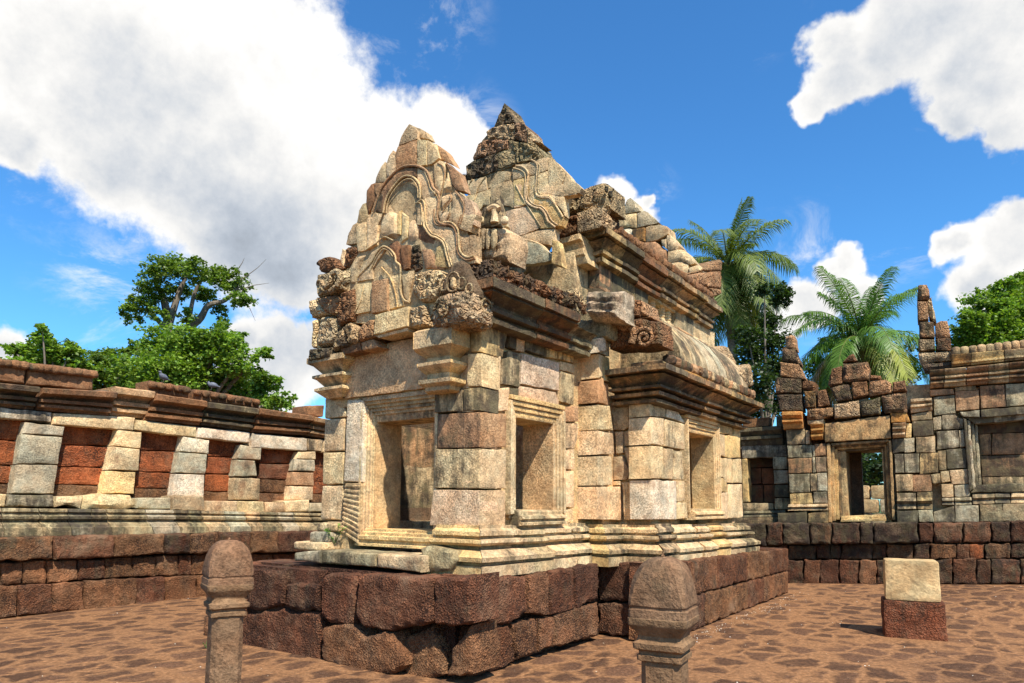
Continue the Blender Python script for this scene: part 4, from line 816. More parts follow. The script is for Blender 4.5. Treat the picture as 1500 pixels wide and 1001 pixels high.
# ---- broken gable wall at the far end of the hall
m = MB(); PR = PU(6.75)
stones(m, PR, G1, [([(58, 278), (75, 210), (110, 135), (140, 115), (175, 150), (235, 242)], 'grey', dict(dirt=.35)), ([(-60, 300), (0, 285), (55, 285), (200, 258), (200, 395), (150, 390), (-60, 420)], 'cream', dict(dirt=.5)), ([(202, 258), (270, 238), (300, 255), (405, 345), (380, 352), (205, 395)], 'grey', dict(dirt=.35)),
    ([(-80, 430), (130, 400), (155, 410), (155, 500), (-80, 520)], 'white', dict(dirt=.42)), ([(160, 410), (280, 388), (280, 525), (165, 515)], 'orange', dict(dirt=.55)), ([(285, 385), (400, 362), (480, 380), (490, 450), (380, 510), (285, 525)], 'tan', dict(dirt=.5)),
    ([(200, 535), (370, 520), (470, 600), (480, 690), (380, 690), (250, 600)], 'rose', dict(dirt=.4)), ([(420, 510), (470, 495), (470, 590), (430, 560)], 'tan'), ([(475, 460), (500, 450), (590, 560), (570, 600), (480, 610)], 'tan', dict(dirt=.45)), ([(480, 612), (590, 590), (640, 600), (740, 720), (690, 735), (600, 700), (490, 712)], 'cream', dict(dirt=.45)),
    ([(490, 715), (600, 702), (672, 730), (672, 830), (500, 830)], 'cream'), ([(676, 770), (770, 728), (790, 790), (690, 830)], 'cream', dict(dirt=.35)), ([(-80, 525), (200, 540), (480, 700), (480, 830), (-80, 830)], 'rose', dict(out=-.05))], d=.4, g=.09, rnd=.03, amp=.012, warp=.012, gap=.004)
m.build('gable', M_SAND, lib)
# ================================================================== gallery wall on the left
FW = Frame(FL.o+FL.V*6.6, YAW)
gal = thing('gallery_wall', 'long enclosure wall with pale stone piers between red laterite panels and a dark broken cornice', 'wall', FW.o, FW.rz)
def WV(c): return Plane(FW, 1, c)
W1z = Zm(0, 500, 2.383); W2z = Zm(220, 540, 2.78)
m = MB(); LW = dict(d=.45, g=.045, rnd=.035, amp=.022, fr=8, warp=.022, gap=.005)
row(m, WV(-.12), [(-180, 790), (0, 787), (250, 782), (540, 776)], [(-180, 829), (0, 823), (164, 817), (250, 812), (540, 808)], [-180, -90, -10, 80, 168, 243, 281, 321, 369, 409, 460, 540], ['brown', 'latd', 'brown', 'lat'], dirt=.55, **dict(LW, rnd=.05))
row(m, WV(.0), [(-180, 830), (0, 824), (164, 818), (250, 813), (540, 809)], [(-180, 870), (0, 859), (80, 854), (155, 848), (250, 844), (540, 834)], [-180, -110, -60, 0, 34, 69, 115, 155, 195, 229, 262, 282, 300, 345, 400, 450, 540], ['latl', 'latl', 'lat', 'latl'], **LW)
row(m, WV(-.05), [(-180, 871), (0, 860), (80, 855), (155, 849), (250, 845), (540, 835)], [(-180, 930), (0, 906), (226, 887), (300, 878), (540, 856)], [-180, -70, 27, 78, 124, 201, 243, 290, 340, 400, 470, 540], ['latl', 'latl', 'lat'], **LW)
box(m, (-6, .25, -.3), (6.5, 1.6, 1.0), tone('latd', .5, 0))
m.build('base', M_LAT, gal)
m = MB()
top = [(-180, 741), (0, 744), (250, 747), (470, 752), (540, 752)]; bot = [(-180, 789), (0, 787), (250, 782), (470, 779), (540, 778)]
PRW = [(0, .16), (.30, .16), (.33, .12), (.42, .11), (.52, .02), (.58, .02), (.62, .08), (.72, .09), (.78, .04), (.84, .04), (.88, .07), (1, .06)]
row(m, WV(.20), top, bot, [(-180, -180), (-90, -90), (0, 0), (54, 57), (97, 99), (131, 132), (153, 158), (210, 219), (252, 258), (272, 279), (290, 300), (326, 331), (355, 362), (378, 379), (404, 409), (427, 433), (450, 460), (480, 485), (540, 540)], ['grey', 'tan', 'olive', 'cream', 'grey', 'tan', 'olive'], dirt=.62, prof=PRW, d=.5, g=.09, rnd=.01, amp=.008, gap=.004, warp=.008)
stones(m, WV(.22), W1z, [([(-150, 530), (25, 535), (22, 578), (-150, 575)], 'cream'), ([(26, 535), (190, 537), (188, 580), (23, 578)], 'grey', dict(dirt=.6)), ([(200, 540), (290, 542), (285, 585), (240, 570), (192, 578)], 'cream'), ([(291, 540), (355, 532), (460, 538), (478, 575), (440, 590), (288, 585)], 'cream', dict(rnd=.05)), ([(480, 547), (596, 547), (596, 588), (478, 585)], 'grey')], d=.4, g=.08, rnd=.03, amp=.012, warp=.012)
stones(m, WV(.22), W2z, [([(0, 526), (88, 528), (86, 572), (0, 572)], 'grey', dict(dirt=.5)), ([(90, 518), (222, 520), (228, 580), (92, 578)], 'tan', dict(dirt=.5)), ([(230, 540), (358, 540), (358, 588), (230, 585)], 'tan'), ([(360, 540), (465, 542), (470, 588), (360, 590)], 'cream'), ([(468, 545), (545, 545), (555, 580), (520, 590), (472, 585)], 'pink'), ([(545, 540), (650, 535), (648, 582), (555, 585)], 'cream'), ([(650, 548), (800, 548), (800, 585), (648, 583)], 'grey')], d=.4, g=.08, rnd=.03, amp=.012, warp=.012)
m.build('plinth', M_SAND, gal)
PI = WV(.42); PKW = dict(d=.50, g=.09, rnd=.022, amp=.007, warp=.010)
for Z, items in ((W1z, [([(88, 283), (228, 298), (221, 331), (78, 323)], 'grey', .6), ([(76, 325), (220, 335), (205, 430), (58, 427)], 'grey', .35), ([(55, 430), (203, 432), (190, 532), (40, 532)], 'grey', .3)]),
                 (W1z, [([(412, 308), (498, 318), (492, 376), (395, 366)], 'cream', .32), ([(394, 367), (491, 377), (486, 452), (372, 450)], 'cream', .25), ([(370, 453), (475, 457), (470, 532), (355, 532)], 'yellow', .3)]),
                 (W2z, [([(133, 275), (243, 292), (240, 348), (122, 338)], 'white', .5), ([(118, 341), (234, 350), (228, 430), (105, 425)], 'grey', .35), ([(102, 428), (224, 433), (220, 524), (90, 519)], 'white', .42)]),
                 (W2z, [([(370, 310), (455, 322), (452, 372), (355, 368)], 'grey', .4), ([(352, 371), (430, 376), (437, 440), (342, 440)], 'grey', .42), ([(342, 445), (448, 448), (447, 537), (337, 535)], 'tan', .38)]),
                 (W2z, [([(605, 340), (675, 335), (676, 370), (595, 368)], 'cream', .4), ([(592, 369), (672, 373), (672, 420), (582, 415)], 'grey', .45), ([(578, 421), (668, 425), (668, 478), (574, 475)], 'rose', .35), ([(570, 479), (665, 482), (665, 537), (565, 535)], 'pink', .4)]),
                 (W1z, [([(-250, 262), (-80, 272), (-90, 330), (-270, 322)], 'cream', .4), ([(-272, 325), (-90, 332), (-105, 430), (-285, 427)], 'grey', .35), ([(-288, 430), (-105, 432), (-118, 532), (-300, 532)], 'cream', .3)])):
    m = MB()
    for pts, c, di in items: block(m, PI, Z(pts), tone(c, di), **PKW)
    m.build('pier', M_SAND, gal)
IN = WV(.60); LI = dict(d=.3, g=.06, rnd=.03, amp=.014, fr=8, warp=.012, gap=.004)
def panel(Z, xs, ys, cols):
    m = MB()
    for k, ((y0, y1), c) in enumerate(zip(zip(ys, ys[1:]), cols)):
        (a0, b0), (a1, b1) = [(xs[0][0]+(xs[0][1]-xs[0][0])*(y-ys[0])/(ys[-1]-ys[0]), xs[1][0]+(xs[1][1]-xs[1][0])*(y-ys[0])/(ys[-1]-ys[0])) for y in (y0, y1)]
        block(m, IN, Z([(a0, y0), (b0, y0+6), (b1, y1+3), (a1, y1)]), tone(c, .28, .12), **LI)
    m.build('infill_panel', M_LAT, gal)
panel(W1z, ((-90, -120), (110, 60)), [262, 342, 430, 495, 540], ['red', 'red', 'red', 'brown'])
panel(W1z, ((222, 180), (430, 370)), [288, 362, 438, 500, 545], ['red', 'red', 'red', 'brown'])
panel(W1z, ((488, 465), (630, 610)), [300, 380, 455, 512, 550], ['red', 'red', 'red', 'brown'])
panel(W2z, ((232, 215), (385, 345)), [280, 358, 428, 500, 545], ['red', 'red', 'red', 'brown'])
panel(W2z, ((445, 440), (620, 575)), [320, 385, 450, 505, 545], ['red', 'lat', 'brown', 'brown'])
panel(W2z, ((668, 660), (820, 790)), [330, 400, 460, 510, 545], ['red', 'red', 'red', 'brown'])
m = MB()
BM_ = dict(d=.62, g=.09, rnd=.02, amp=.007, warp=.010)
stones(m, WV(.41), W1z, [([(-300, 205), (-60, 226), (-62, 262), (-300, 242)], 'cream'), ([(-58, 226), (182, 248), (180, 282), (-60, 264)], 'white', dict(dirt=.6)), ([(184, 250), (472, 266), (466, 312), (184, 290)], 'cream', dict(dirt=.35)), ([(473, 274), (597, 288), (597, 326), (470, 309)], 'cream', dict(dirt=.5))], **BM_)
stones(m, WV(.41), W2z, [([(62, 222), (190, 238), (188, 278), (62, 268)], 'cream', dict(dirt=.5)), ([(192, 237), (408, 260), (408, 303), (190, 280)], 'white', dict(dirt=.4)), ([(415, 263), (640, 285), (640, 335), (412, 322)], 'white', dict(dirt=.48)), ([(642, 285), (705, 290), (700, 338), (640, 333)], 'cream', dict(dirt=.5)), ([(708, 292), (860, 305), (860, 352), (704, 340)], 'cream')], **BM_)
m.build('beam', M_SAND, gal)
m = MB(); PRC = [(0, .02), (.12, .03), (.14, .10), (.26, .10), (.28, .02), (.35, .03), (.37, .13), (.50, .14), (.52, .05), (.60, .08), (.72, .17), (.74, .24), (.94, .25), (1, .20)]
CKW = dict(d=.62, g=.09, rnd=.018, amp=.010, warp=.010, gap=.005, prof=PRC)
stones(m, WV(.44), W1z, [([(-300, 122), (-50, 146), (-52, 226), (-300, 203)], 'brown', dict(dirt=.55)), ([(-46, 146), (120, 163), (118, 241), (-48, 227)], 'rose', dict(dirt=.66)), ([(130, 166), (388, 180), (377, 263), (122, 241)], 'brown', dict(dirt=.5))], **CKW)
stones(m, WV(.50), W1z, [([(382, 160), (520, 178), (505, 271), (378, 259)], (.47, .30, .16), dict(dirt=.5))], **CKW)
stones(m, WV(.44), W2z, [([(0, 105), (206, 135), (200, 233), (-30, 210)], 'brown', dict(dirt=.55)), ([(210, 138), (416, 165), (408, 256), (204, 231)], 'tan', dict(dirt=.72)), ([(418, 163), (640, 195), (640, 272), (411, 260)], 'brown', dict(dirt=.58)), ([(642, 197), (715, 212), (712, 285), (641, 275)], 'rose', dict(dirt=.66)), ([(718, 214), (860, 235), (860, 300), (714, 287)], 'rose', dict(dirt=.66))], **CKW)
gc = m.build('cornice', M_CARVE, gal)
m = MB(); box(m, (-6.5, .78, .9), (6.5, 1.25, 3.0), tone('brown', .5, 0)); m.build('wall', M_LAT, gal)
m = MB()
KR = dict(d=.50, g=.06, rnd=.04, amp=.016, warp=.014, carve=.02, cf=7)
stones(m, WV(.40), W1z, [([(-260, 28), (-140, 40), (-140, 118), (-260, 105)], 'brown'), ([(-130, 42), (95, 70), (92, 148), (-130, 125)], 'brown', dict(dirt=.5)), ([(97, 72), (335, 100), (325, 172), (95, 150)], 'brown', dict(dirt=.5)), ([(322, 168), (385, 172), (388, 186), (322, 182)], 'dark')], **KR)
stones(m, WV(.40), W2z, [([(0, 48), (165, 75), (160, 119), (0, 104)], 'brown', dict(dirt=.55)), ([(180, 82), (450, 125), (448, 161), (178, 130)], 'brown', dict(dirt=.55)), ([(640, 150), (712, 150), (708, 197), (640, 195)], 'brown')], **KR)
for Z, (x0, y0), (x1, y1), n in ((W1z, (115, 84), (325, 108), 9), (W1z, (-120, 56), (85, 78), 8), (W2z, (10, 60), (150, 82), 5), (W2z, (195, 92), (435, 132), 8)):
    for k in range(n):
        t = k/(n-1); a, b = WV(.36).un(Z([(x0+(x1-x0)*t, y0+(y1-y0)*t+6)])[0]); lump(m, (a, .37, b), (.15, .12, .12), tone('brown', .5), 4, 2.4, .01)
m.build('crest', M_CARVE, gc)

# ================================================================== gateway on the right
FG = Frame(ground_px(1155, 855), R(30))
gate = thing('gateway', 'low stone gateway on a dark laterite base with orange door frame and two broken finials', 'gateway', FG.o, FG.rz)
def GU(c): return Plane(FG, 0, c)
Tz = Zm(1080, 560, 3.228); Rz = Zm(1130, 480, 5.004); Sz = Zm(1300, 480, 3.335); T2 = Zm(1320, 400, 6.256)
m = MB(); LG = dict(d=.5, g=.05, rnd=.035, amp=.025, fr=7, warp=.03, gap=.004)
row(m, GU(-.10), [(1085, 767), (1345, 766), (1600, 762)], [(1085, 800), (1345, 796), (1600, 794)], [1085, 1122, 1146, 1186, 1218, 1260, 1279, 1345], ['latd', 'lat', 'latd', 'brown'], dirt=.72, **dict(LG, rnd=.05))
row(m, GU(.05), [(1346, 767), (1600, 762)], [(1346, 796), (1600, 794)], [1346, 1368, 1410, 1452, 1480, 1520, 1560, 1600], ['latd', 'lat', 'lat', 'latd'], dirt=.55, **dict(LG, rnd=.05))
row(m, GU(.06), [(1140, 798), (1345, 797), (1600, 795)], [(1140, 820), (1345, 819), (1600, 818)], [1140, 1154, 1195, 1216, 1232, 1279, 1299, 1338, 1362, 1401, 1421, 1442, 1480, 1510, 1550, 1600], ['red', 'brown', 'latd', 'latd', 'lat', 'lat', 'brown', 'lat', 'latl', 'lat'], dirt=.58, **LG)
row(m, GU(.0), [(1140, 821), (1345, 820), (1600, 819)], [(1140, 858), (1345, 857), (1600, 856)], [1140, 1177, 1201, 1229, 1258, 1284, 1310, 1340, 1370, 1396, 1430, 1452, 1495, 1530, 1570, 1600], ['lat', 'lat', 'latd', 'lat', 'latl', 'lat', 'lat', 'latl'], dirt=.55, **LG)
box(m, (.3, -7.5, -.3), (2.6, 2.2, 1.10), tone('latd', .5, 0))
m.build('base', M_LAT, gate)
GA, GB, GC = GU(.75), GU(.40), GU(.55)      # low side wall, gate projection, taller right wall
GKK = dict(dirt=.56, d=.40, g=.08, rnd=.012, amp=.008, warp=.012, gap=.0025)
m = MB()
stones(m, GA, Tz, [([(168, 353), (235, 353), (236, 412), (168, 412)], 'grey', dict(dirt=.6)), ([(172, 418), (240, 416), (242, 480), (174, 482)], 'grey', dict(dirt=.6)), ([(175, 486), (243, 484), (245, 545), (176, 545)], 'olive', dict(dirt=.6)), ([(175, 548), (215, 548), (215, 602), (176, 602)], 'tan'), ([(217, 548), (250, 548), (250, 602), (218, 602)], 'olive'),
    ([(20, 300), (235, 297), (235, 352), (22, 360)], 'grey', dict(dirt=.55)), ([(20, 364), (45, 362), (54, 566), (26, 570)], 'yellow'), ([(25, 574), (170, 572), (170, 604), (28, 606)], 'tan', dict(dirt=.6)), ([(28, 608), (228, 606), (230, 636), (30, 640)], 'olive', dict(prof=[(0, .06), (.5, .02), (.6, .05), (1, .02)], dirt=.65)), ([(-40, 640), (190, 640), (190, 670), (-40, 672)], 'tan', dict(out=.06, dirt=.6))], **GKK)
stones(m, GU(1.10), Tz, [([(40, 360), (165, 358), (168, 402), (48, 404)], 'latd'), ([(48, 406), (112, 405), (115, 482), (50, 484)], 'latd'), ([(115, 405), (170, 404), (172, 480), (117, 482)], 'lat'), ([(50, 487), (122, 486), (125, 572), (55, 572)], 'latd'), ([(124, 486), (176, 484), (178, 572), (127, 572)], 'lat')], **GKK)
stones(m, GA, Tz, [([(15, 222), (214, 208), (218, 296), (18, 304)], 'olive', dict(dirt=.65, prof=[(0, 0), (.3, .05), (.35, .1), (.5, .1), (.55, .04), (.8, .14), (1, .15)])), ([(25, 172), (150, 165), (152, 206), (25, 218)], 'brown', dict(out=.06, carve=.02)), ([(-60, 225), (14, 222), (16, 304), (-60, 308)], 'olive', dict(dirt=.65))], **GKK)
stones(m, GB, Tz, [([(230, 222), (320, 214), (320, 294), (234, 297)], 'tan'), ([(322, 228), (342, 228), (342, 292), (322, 293)], 'tan'), ([(236, 300), (352, 298), (355, 356), (240, 358)], 'grey', dict(dirt=.64)), ([(354, 298), (366, 298), (368, 350), (357, 356)], 'grey'), ([(365, 292), (418, 290), (420, 348), (368, 350)], 'rose'), ([(238, 362), (352, 358), (353, 428), (243, 432)], 'rose', dict(dirt=.58)), ([(355, 358), (368, 354), (372, 426), (356, 430)], 'grey'), ([(370, 354), (420, 352), (423, 424), (374, 426)], 'pink'),
    ([(243, 435), (342, 432), (343, 522), (246, 525)], 'grey', dict(dirt=.6)), ([(345, 434), (376, 432), (378, 516), (347, 518)], 'tan'), ([(378, 428), (424, 426), (426, 514), (380, 516)], 'grey'), ([(248, 528), (354, 525), (356, 574), (250, 577)], 'yellow', dict(dirt=.55)), ([(358, 520), (425, 518), (427, 572), (360, 574)], 'grey', dict(dirt=.64)),
    ([(240, 578), (428, 575), (430, 606), (238, 608)], 'tan', dict(dirt=.6, prof=[(0, .06), (.4, .01), (.6, .07), (1, .02)])), ([(190, 620), (330, 612), (330, 668), (190, 668)], 'olive', dict(out=.04, dirt=.65)), ([(333, 622), (430, 610), (430, 665), (335, 668)], 'yellow', dict(out=.05, dirt=.6))], **GKK)
stones(m, GB, Rz, [([(1022, 637), (1178, 612), (1180, 672), (1030, 686)], 'tan', dict(dirt=.64)), ([(1030, 690), (1182, 676), (1186, 790), (1040, 803)], 'tan', dict(dirt=.64)), ([(880, 815), (968, 812), (972, 914), (890, 920)], 'grey', dict(dirt=.6)), ([(970, 812), (1045, 808), (1050, 912), (975, 916)], 'grey'), ([(1055, 806), (1200, 795), (1204, 915), (1060, 918)], 'tan', dict(dirt=.6)), ([(1012, 527), (1175, 520), (1180, 606), (1020, 628)], 'tan', dict(dirt=.6, prof=[(0, 0), (.3, .02), (.4, .08), (.55, .08), (.6, .03), (.8, .10), (1, .10)]))], **GKK)
stones(m, GB, Sz, [([(33, 618), (80, 617), (82, 711), (38, 712)], 'grey', dict(dirt=.64)), ([(82, 617), (155, 615), (155, 710), (84, 712)], 'grey'), ([(157, 617), (247, 612), (250, 710), (157, 714)], 'yellow', dict(dirt=.6)), ([(40, 718), (122, 715), (125, 802), (45, 802)], 'tan'), ([(124, 720), (208, 716), (218, 765), (215, 800), (127, 803)], 'rose', dict(dirt=.6)), ([(211, 716), (258, 712), (260, 760), (222, 765)], 'tan'),
    ([(45, 808), (140, 808), (142, 888), (48, 888)], 'tan', dict(dirt=.6, prof=[(0, .05), (.3, .0), (.5, .07), (.7, .0), (1, 0)])), ([(143, 805), (222, 802), (220, 888), (145, 888)], 'yellow', dict(dirt=.62, prof=[(0, .05), (.3, .0), (.5, .07), (.7, .0), (1, 0)])), ([(44, 893), (150, 893), (150, 950), (44, 950)], 'grey', dict(out=.06, dirt=.64)), ([(152, 893), (220, 890), (230, 950), (152, 950)], 'grey', dict(out=.05, dirt=.64))], **GKK)
stones(m, GC, Sz, [([(225, 338), (328, 330), (332, 418), (228, 430)], 'grey', dict(dirt=.62)), ([(205, 304), (322, 298), (326, 327), (208, 336)], 'rose'), ([(330, 312), (448, 305), (450, 398), (335, 408)], 'rose', dict(dirt=.55)), ([(328, 292), (435, 282), (437, 303), (330, 310)], 'tan'), ([(452, 285), (572, 278), (578, 386), (455, 397)], 'rose', dict(dirt=.64)), ([(577, 278), (780, 262), (780, 372), (580, 386)], 'grey', dict(dirt=.55)),
    ([(222, 440), (262, 432), (265, 498), (225, 502)], 'grey'), ([(267, 430), (330, 422), (345, 440), (368, 444), (370, 492), (270, 498)], 'grey', dict(dirt=.64)), ([(238, 508), (345, 500), (352, 586), (242, 598)], 'grey', dict(dirt=.64)), ([(347, 502), (375, 500), (378, 582), (355, 586)], 'grey'), ([(247, 602), (286, 598), (290, 696), (252, 698)], 'tan'), ([(288, 596), (385, 588), (388, 686), (292, 693)], 'grey', dict(dirt=.6)), ([(257, 705), (298, 700), (308, 752), (262, 760)], 'tan', dict(dirt=.55)), ([(302, 698), (395, 690), (398, 762), (315, 768)], 'tan', dict(dirt=.58)),
    ([(262, 765), (320, 762), (325, 828), (265, 831)], 'tan', dict(dirt=.55)), ([(325, 771), (402, 765), (405, 826), (330, 829)], 'grey'), ([(265, 833), (325, 831), (325, 868), (268, 868)], 'grey', dict(prof=[(0, .06), (.4, 0), (.6, .05), (1, 0)])), ([(328, 831), (410, 828), (412, 866), (330, 868)], 'grey', dict(prof=[(0, .06), (.4, 0), (.6, .05), (1, 0)])),
    ([(412, 812), (522, 808), (522, 860), (415, 864)], 'tan', dict(prof=[(0, .06), (.4, 0), (.6, .05), (1, 0)], dirt=.65)), ([(525, 808), (600, 806), (600, 858), (525, 860)], 'grey', dict(prof=[(0, .06), (.4, 0), (.6, .05), (1, 0)], dirt=.65)), ([(602, 806), (780, 802), (780, 857), (602, 858)], 'tan', dict(dirt=.65, prof=[(0, .06), (.4, 0), (.6, .05), (1, 0)])),
    ([(225, 900), (328, 872), (330, 950), (222, 950)], 'grey', dict(out=.08)), ([(330, 870), (445, 868), (450, 950), (330, 950)], 'grey', dict(out=.08, dirt=.64)), ([(448, 864), (560, 862), (565, 950), (455, 948)], 'olive', dict(out=.08, dirt=.6)), ([(562, 862), (780, 860), (780, 948), (565, 948)], 'olive', dict(out=.08, dirt=.6))], **GKK)
def gz_(x, y, u): return FG.hit(0, u, x, y)
def gv(x, y, u): return float(FG.hit(0, u, x, y)[1])
dv0, dv1 = gv(1241, 700, .7), gv(1294, 700, .7)
vw = gv(1160, 700, .6); box(m, (.80, dv0+.02, 1.1), (2.2, vw, 3.5), ti('tan')); box(m, (1.45, vw, 1.1), (2.2, 2.2, 2.9), ti('lat')); vx = gv(1428, 700, .6)
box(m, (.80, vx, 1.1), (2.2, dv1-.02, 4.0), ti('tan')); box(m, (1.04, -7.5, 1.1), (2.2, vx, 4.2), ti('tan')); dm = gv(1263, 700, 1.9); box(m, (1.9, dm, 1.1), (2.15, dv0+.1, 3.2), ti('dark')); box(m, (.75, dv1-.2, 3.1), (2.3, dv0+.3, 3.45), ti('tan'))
box(m, (.95, gv(1165, 620, 1.0), 2.6), (1.3, gv(1138, 620, 1.0), 3.55), ti('olive', .6)); box(m, (.72, gv(1340, 600, .7), 2.8), (.9, gv(1165, 600, .7), 3.5), ti('lat', .6)); box(m, (.85, dv1-.05, 2.75), (2.2, dv0+.05, 3.35), ti('tan'))
m.build('wall', M_SAND, gate)
m = MB(); stones(m, GU(.36), Rz, [([(388, 705), (868, 642), (877, 808), (392, 842)], (.50, .33, .155), dict(dirt=.58))], **GKK); m.build('lintel', M_SAND, gate)
m = MB()
for k in range(4):
    stones(m, GU(.40+.06*k), Tz, [([(422+17*k, 290+12*k), (440+17*k, 290+12*k), (448+17*k, 664-6*k), (432+17*k, 664-6*k)], (.50, .33, .155), dict(dirt=.55)), ([(728-10*k, 272+8*k), (716-10*k, 274+8*k), (732-10*k, 652-6*k), (748-10*k, 652-6*k)], (.50, .33, .155), dict(dirt=.58)), ([(440+12*k, 288+10*k), (716-8*k, 272+10*k), (712-8*k, 284+10*k), (446+12*k, 300+10*k)], (.50, .33, .155), dict(dirt=.64))], **dict(GKK, d=.3, rnd=.012, amp=.003))
box(m, (.60, dv0, 1.2), (1.2, dv0+.12, 2.8), ti('inner')); box(m, (.60, dv1-.12, 1.2), (1.2, dv1, 2.8), ti('inner'))
m.build('door_frame', M_SAND, gate)
m = MB(); stones(m, GU(.38), Tz, [([(490, 634), (700, 626), (705, 656), (488, 662)], 'yellow', dict(dirt=.4, prof=[(0, .05), (.4, .05), (.45, .0), (.7, .0), (.75, -.04), (1, -.04)]))], **dict(GKK, d=.7)); m.build('door_sill', M_SAND, gate)
m = MB(); CG = dict(CK, d=.45, g=.06, carve=.035, cf=8)
stones(m, GU(.30), Rz, [([(235, 465), (325, 460), (325, 588), (246, 590)], 'orange', dict(dirt=.64)), ([(333, 465), (400, 450), (428, 570), (337, 585)], 'brown'), ([(422, 440), (570, 410), (590, 525), (480, 545)], 'rose', dict(dirt=.64)), ([(415, 420), (440, 300), (515, 275), (520, 408), (425, 436)], 'brown', dict(dirt=.6)), ([(522, 262), (705, 250), (722, 290), (710, 380), (560, 400), (525, 390)], 'rose', dict(dirt=.55)), ([(520, 252), (565, 205), (600, 190), (635, 245)], 'brown'),
    ([(584, 400), (700, 390), (710, 495), (595, 520)], 'brown'), ([(714, 387), (840, 376), (882, 410), (878, 480), (717, 500)], 'rose', dict(dirt=.55)), ([(720, 345), (800, 350), (810, 378), (715, 385)], 'brown'), ([(886, 397), (985, 386), (990, 465), (887, 476)], 'brown'),
    ([(255, 592), (450, 582), (455, 640), (380, 668), (260, 676)], 'rose', dict(dirt=.55)), ([(457, 562), (640, 532), (648, 650), (462, 665)], 'tan', dict(dirt=.6)), ([(652, 545), (795, 512), (800, 635), (657, 650)], 'olive', dict(carve=0, dirt=.7, prof=None)), ([(805, 502), (930, 478), (990, 475), (1000, 617), (830, 627)], 'rose', dict(dirt=.6))], **CG)
m.build('gable', M_ORN, gate)
for items in ([([(262, 682), (385, 670), (380, 705), (265, 712)], 'tan', {}), ([(285, 718), (382, 705), (378, 820), (295, 824)], 'orange', dict(prof=[(0, .02), (.2, .10), (.3, .10), (.35, .02), (.6, .12), (.7, .12), (.75, .04), (1, .12)]))],
              [([(870, 627), (990, 620), (1020, 690), (877, 695)], 'orange', {}), ([(888, 706), (985, 700), (980, 806), (890, 811)], 'tan', dict(prof=[(0, .02), (.2, .10), (.3, .10), (.35, .02), (.6, .12), (.7, .12), (.75, .04), (1, .12)], dirt=.6)), ([(988, 700), (1030, 705), (1028, 805), (986, 806)], 'yellow', dict(out=-.05))],
              [([(80, 622), (230, 620), (234, 740), (90, 748)], 'orange', dict(dirt=.5, prof=[(0, .02), (.3, .05), (.4, .14), (.5, .14), (.55, .04), (.8, .16), (1, .16)]))]):
    m = MB(); stones(m, GU(.36), Rz, items, **GKK); m.build('capital', M_SAND, gate)
m = MB(); CF = dict(CK, d=.42, g=.07, carve=.022, cf=6, gap=.004)
stones(m, GU(.32), Rz, [([(100, 62), (140, 50), (166, 58), (186, 162), (100, 140)], 'rose'), ([(78, 146), (100, 142), (170, 152), (216, 272), (70, 242)], 'rose', dict(dirt=.64)), ([(60, 247), (200, 267), (256, 382), (60, 358)], 'rose', dict(dirt=.55)), ([(30, 362), (226, 372), (216, 482), (25, 482)], 'rose', dict(dirt=.64)), ([(228, 390), (270, 385), (330, 405), (325, 463), (224, 452)], 'brown'), ([(35, 490), (225, 486), (236, 612), (58, 612)], 'dark', dict(dirt=.75, prof=None))], **CF)
m.build('finial', M_ORN, gate)
m = MB()
stones(m, GU(.45), T2, [([(150, 112), (175, 100), (235, 102), (262, 150), (270, 212), (240, 240), (145, 245)], 'rose', dict(dirt=.58)), ([(150, 252), (246, 252), (250, 430), (155, 438)], 'rose', dict(dirt=.58)), ([(249, 245), (275, 215), (328, 450), (305, 445), (256, 400)], 'tan', dict(out=-.05)), ([(160, 442), (298, 442), (312, 592), (165, 596)], 'rose', dict(dirt=.64)), ([(312, 462), (360, 435), (425, 430), (450, 512), (452, 586), (322, 592)], 'rose', dict(dirt=.6)), ([(158, 602), (312, 602), (316, 706), (160, 718)], 'tan', dict(dirt=.64)), ([(318, 600), (452, 592), (466, 712), (320, 710)], 'brown', dict(dirt=.64)), ([(155, 727), (465, 714), (462, 800), (390, 812), (190, 822)], 'tan', dict(dirt=.62)), ([(190, 827), (460, 816), (462, 872), (380, 892), (215, 892)], 'dark', dict(dirt=.7))], **CF)
m.build('finial', M_ORN, gate)
m = MB()
row(m, GU(.52), Sz([(200, 215), (380, 200), (800, 158)]), Sz([(200, 298), (380, 285), (800, 252)]), [1362, 1383, 1415, 1447, 1477, 1505, 1540], ['rose', 'tan', 'rose', 'tan'], prof=[(0, .02), (.2, .05), (.24, .10), (.36, .10), (.40, .05), (.5, .13), (.6, .13), (.64, .06), (.85, .16), (1, .18)], **GKK)
row(m, GU(.36), Sz([(312, 135), (800, 90)]), Sz([(312, 192), (800, 142)]), [1394, 1423, 1471, 1515, 1540], ['orange', 'yellow', 'tan'], prof=[(0, 0), (.15, .0), (.2, .04), (.35, .04), (.4, .0), (1, .05)], **GKK)
gcor = m.build('cornice', M_SAND, gate)
m = MB()
for k in range(12):
    t = k/11; p = Sz([(335+(660-335)*t*1.4, 122+(88-122)*t*1.4)])[0]; a, b = GU(.40).un(p); lump(m, (.46, a, b), (.28, .165, .22), tone((.47, .33, .18), .64), 5, 2.8, 0, 9, .01)
m.build('crest', M_CARVE, gcor)
m = MB()
stones(m, GU(.50), Sz, [([(355, 413), (450, 403), (452, 438), (372, 437)], 'grey', dict(dirt=.6)), ([(454, 403), (800, 376), (800, 412), (456, 440)], 'grey', dict(dirt=.64)), ([(380, 440), (800, 414), (800, 440), (430, 472)], 'grey', dict(out=-.08, dirt=.64)), ([(405, 806), (440, 768), (800, 755), (800, 802)], 'olive', dict(dirt=.65, out=-.02))], **dict(GKK, d=.3))
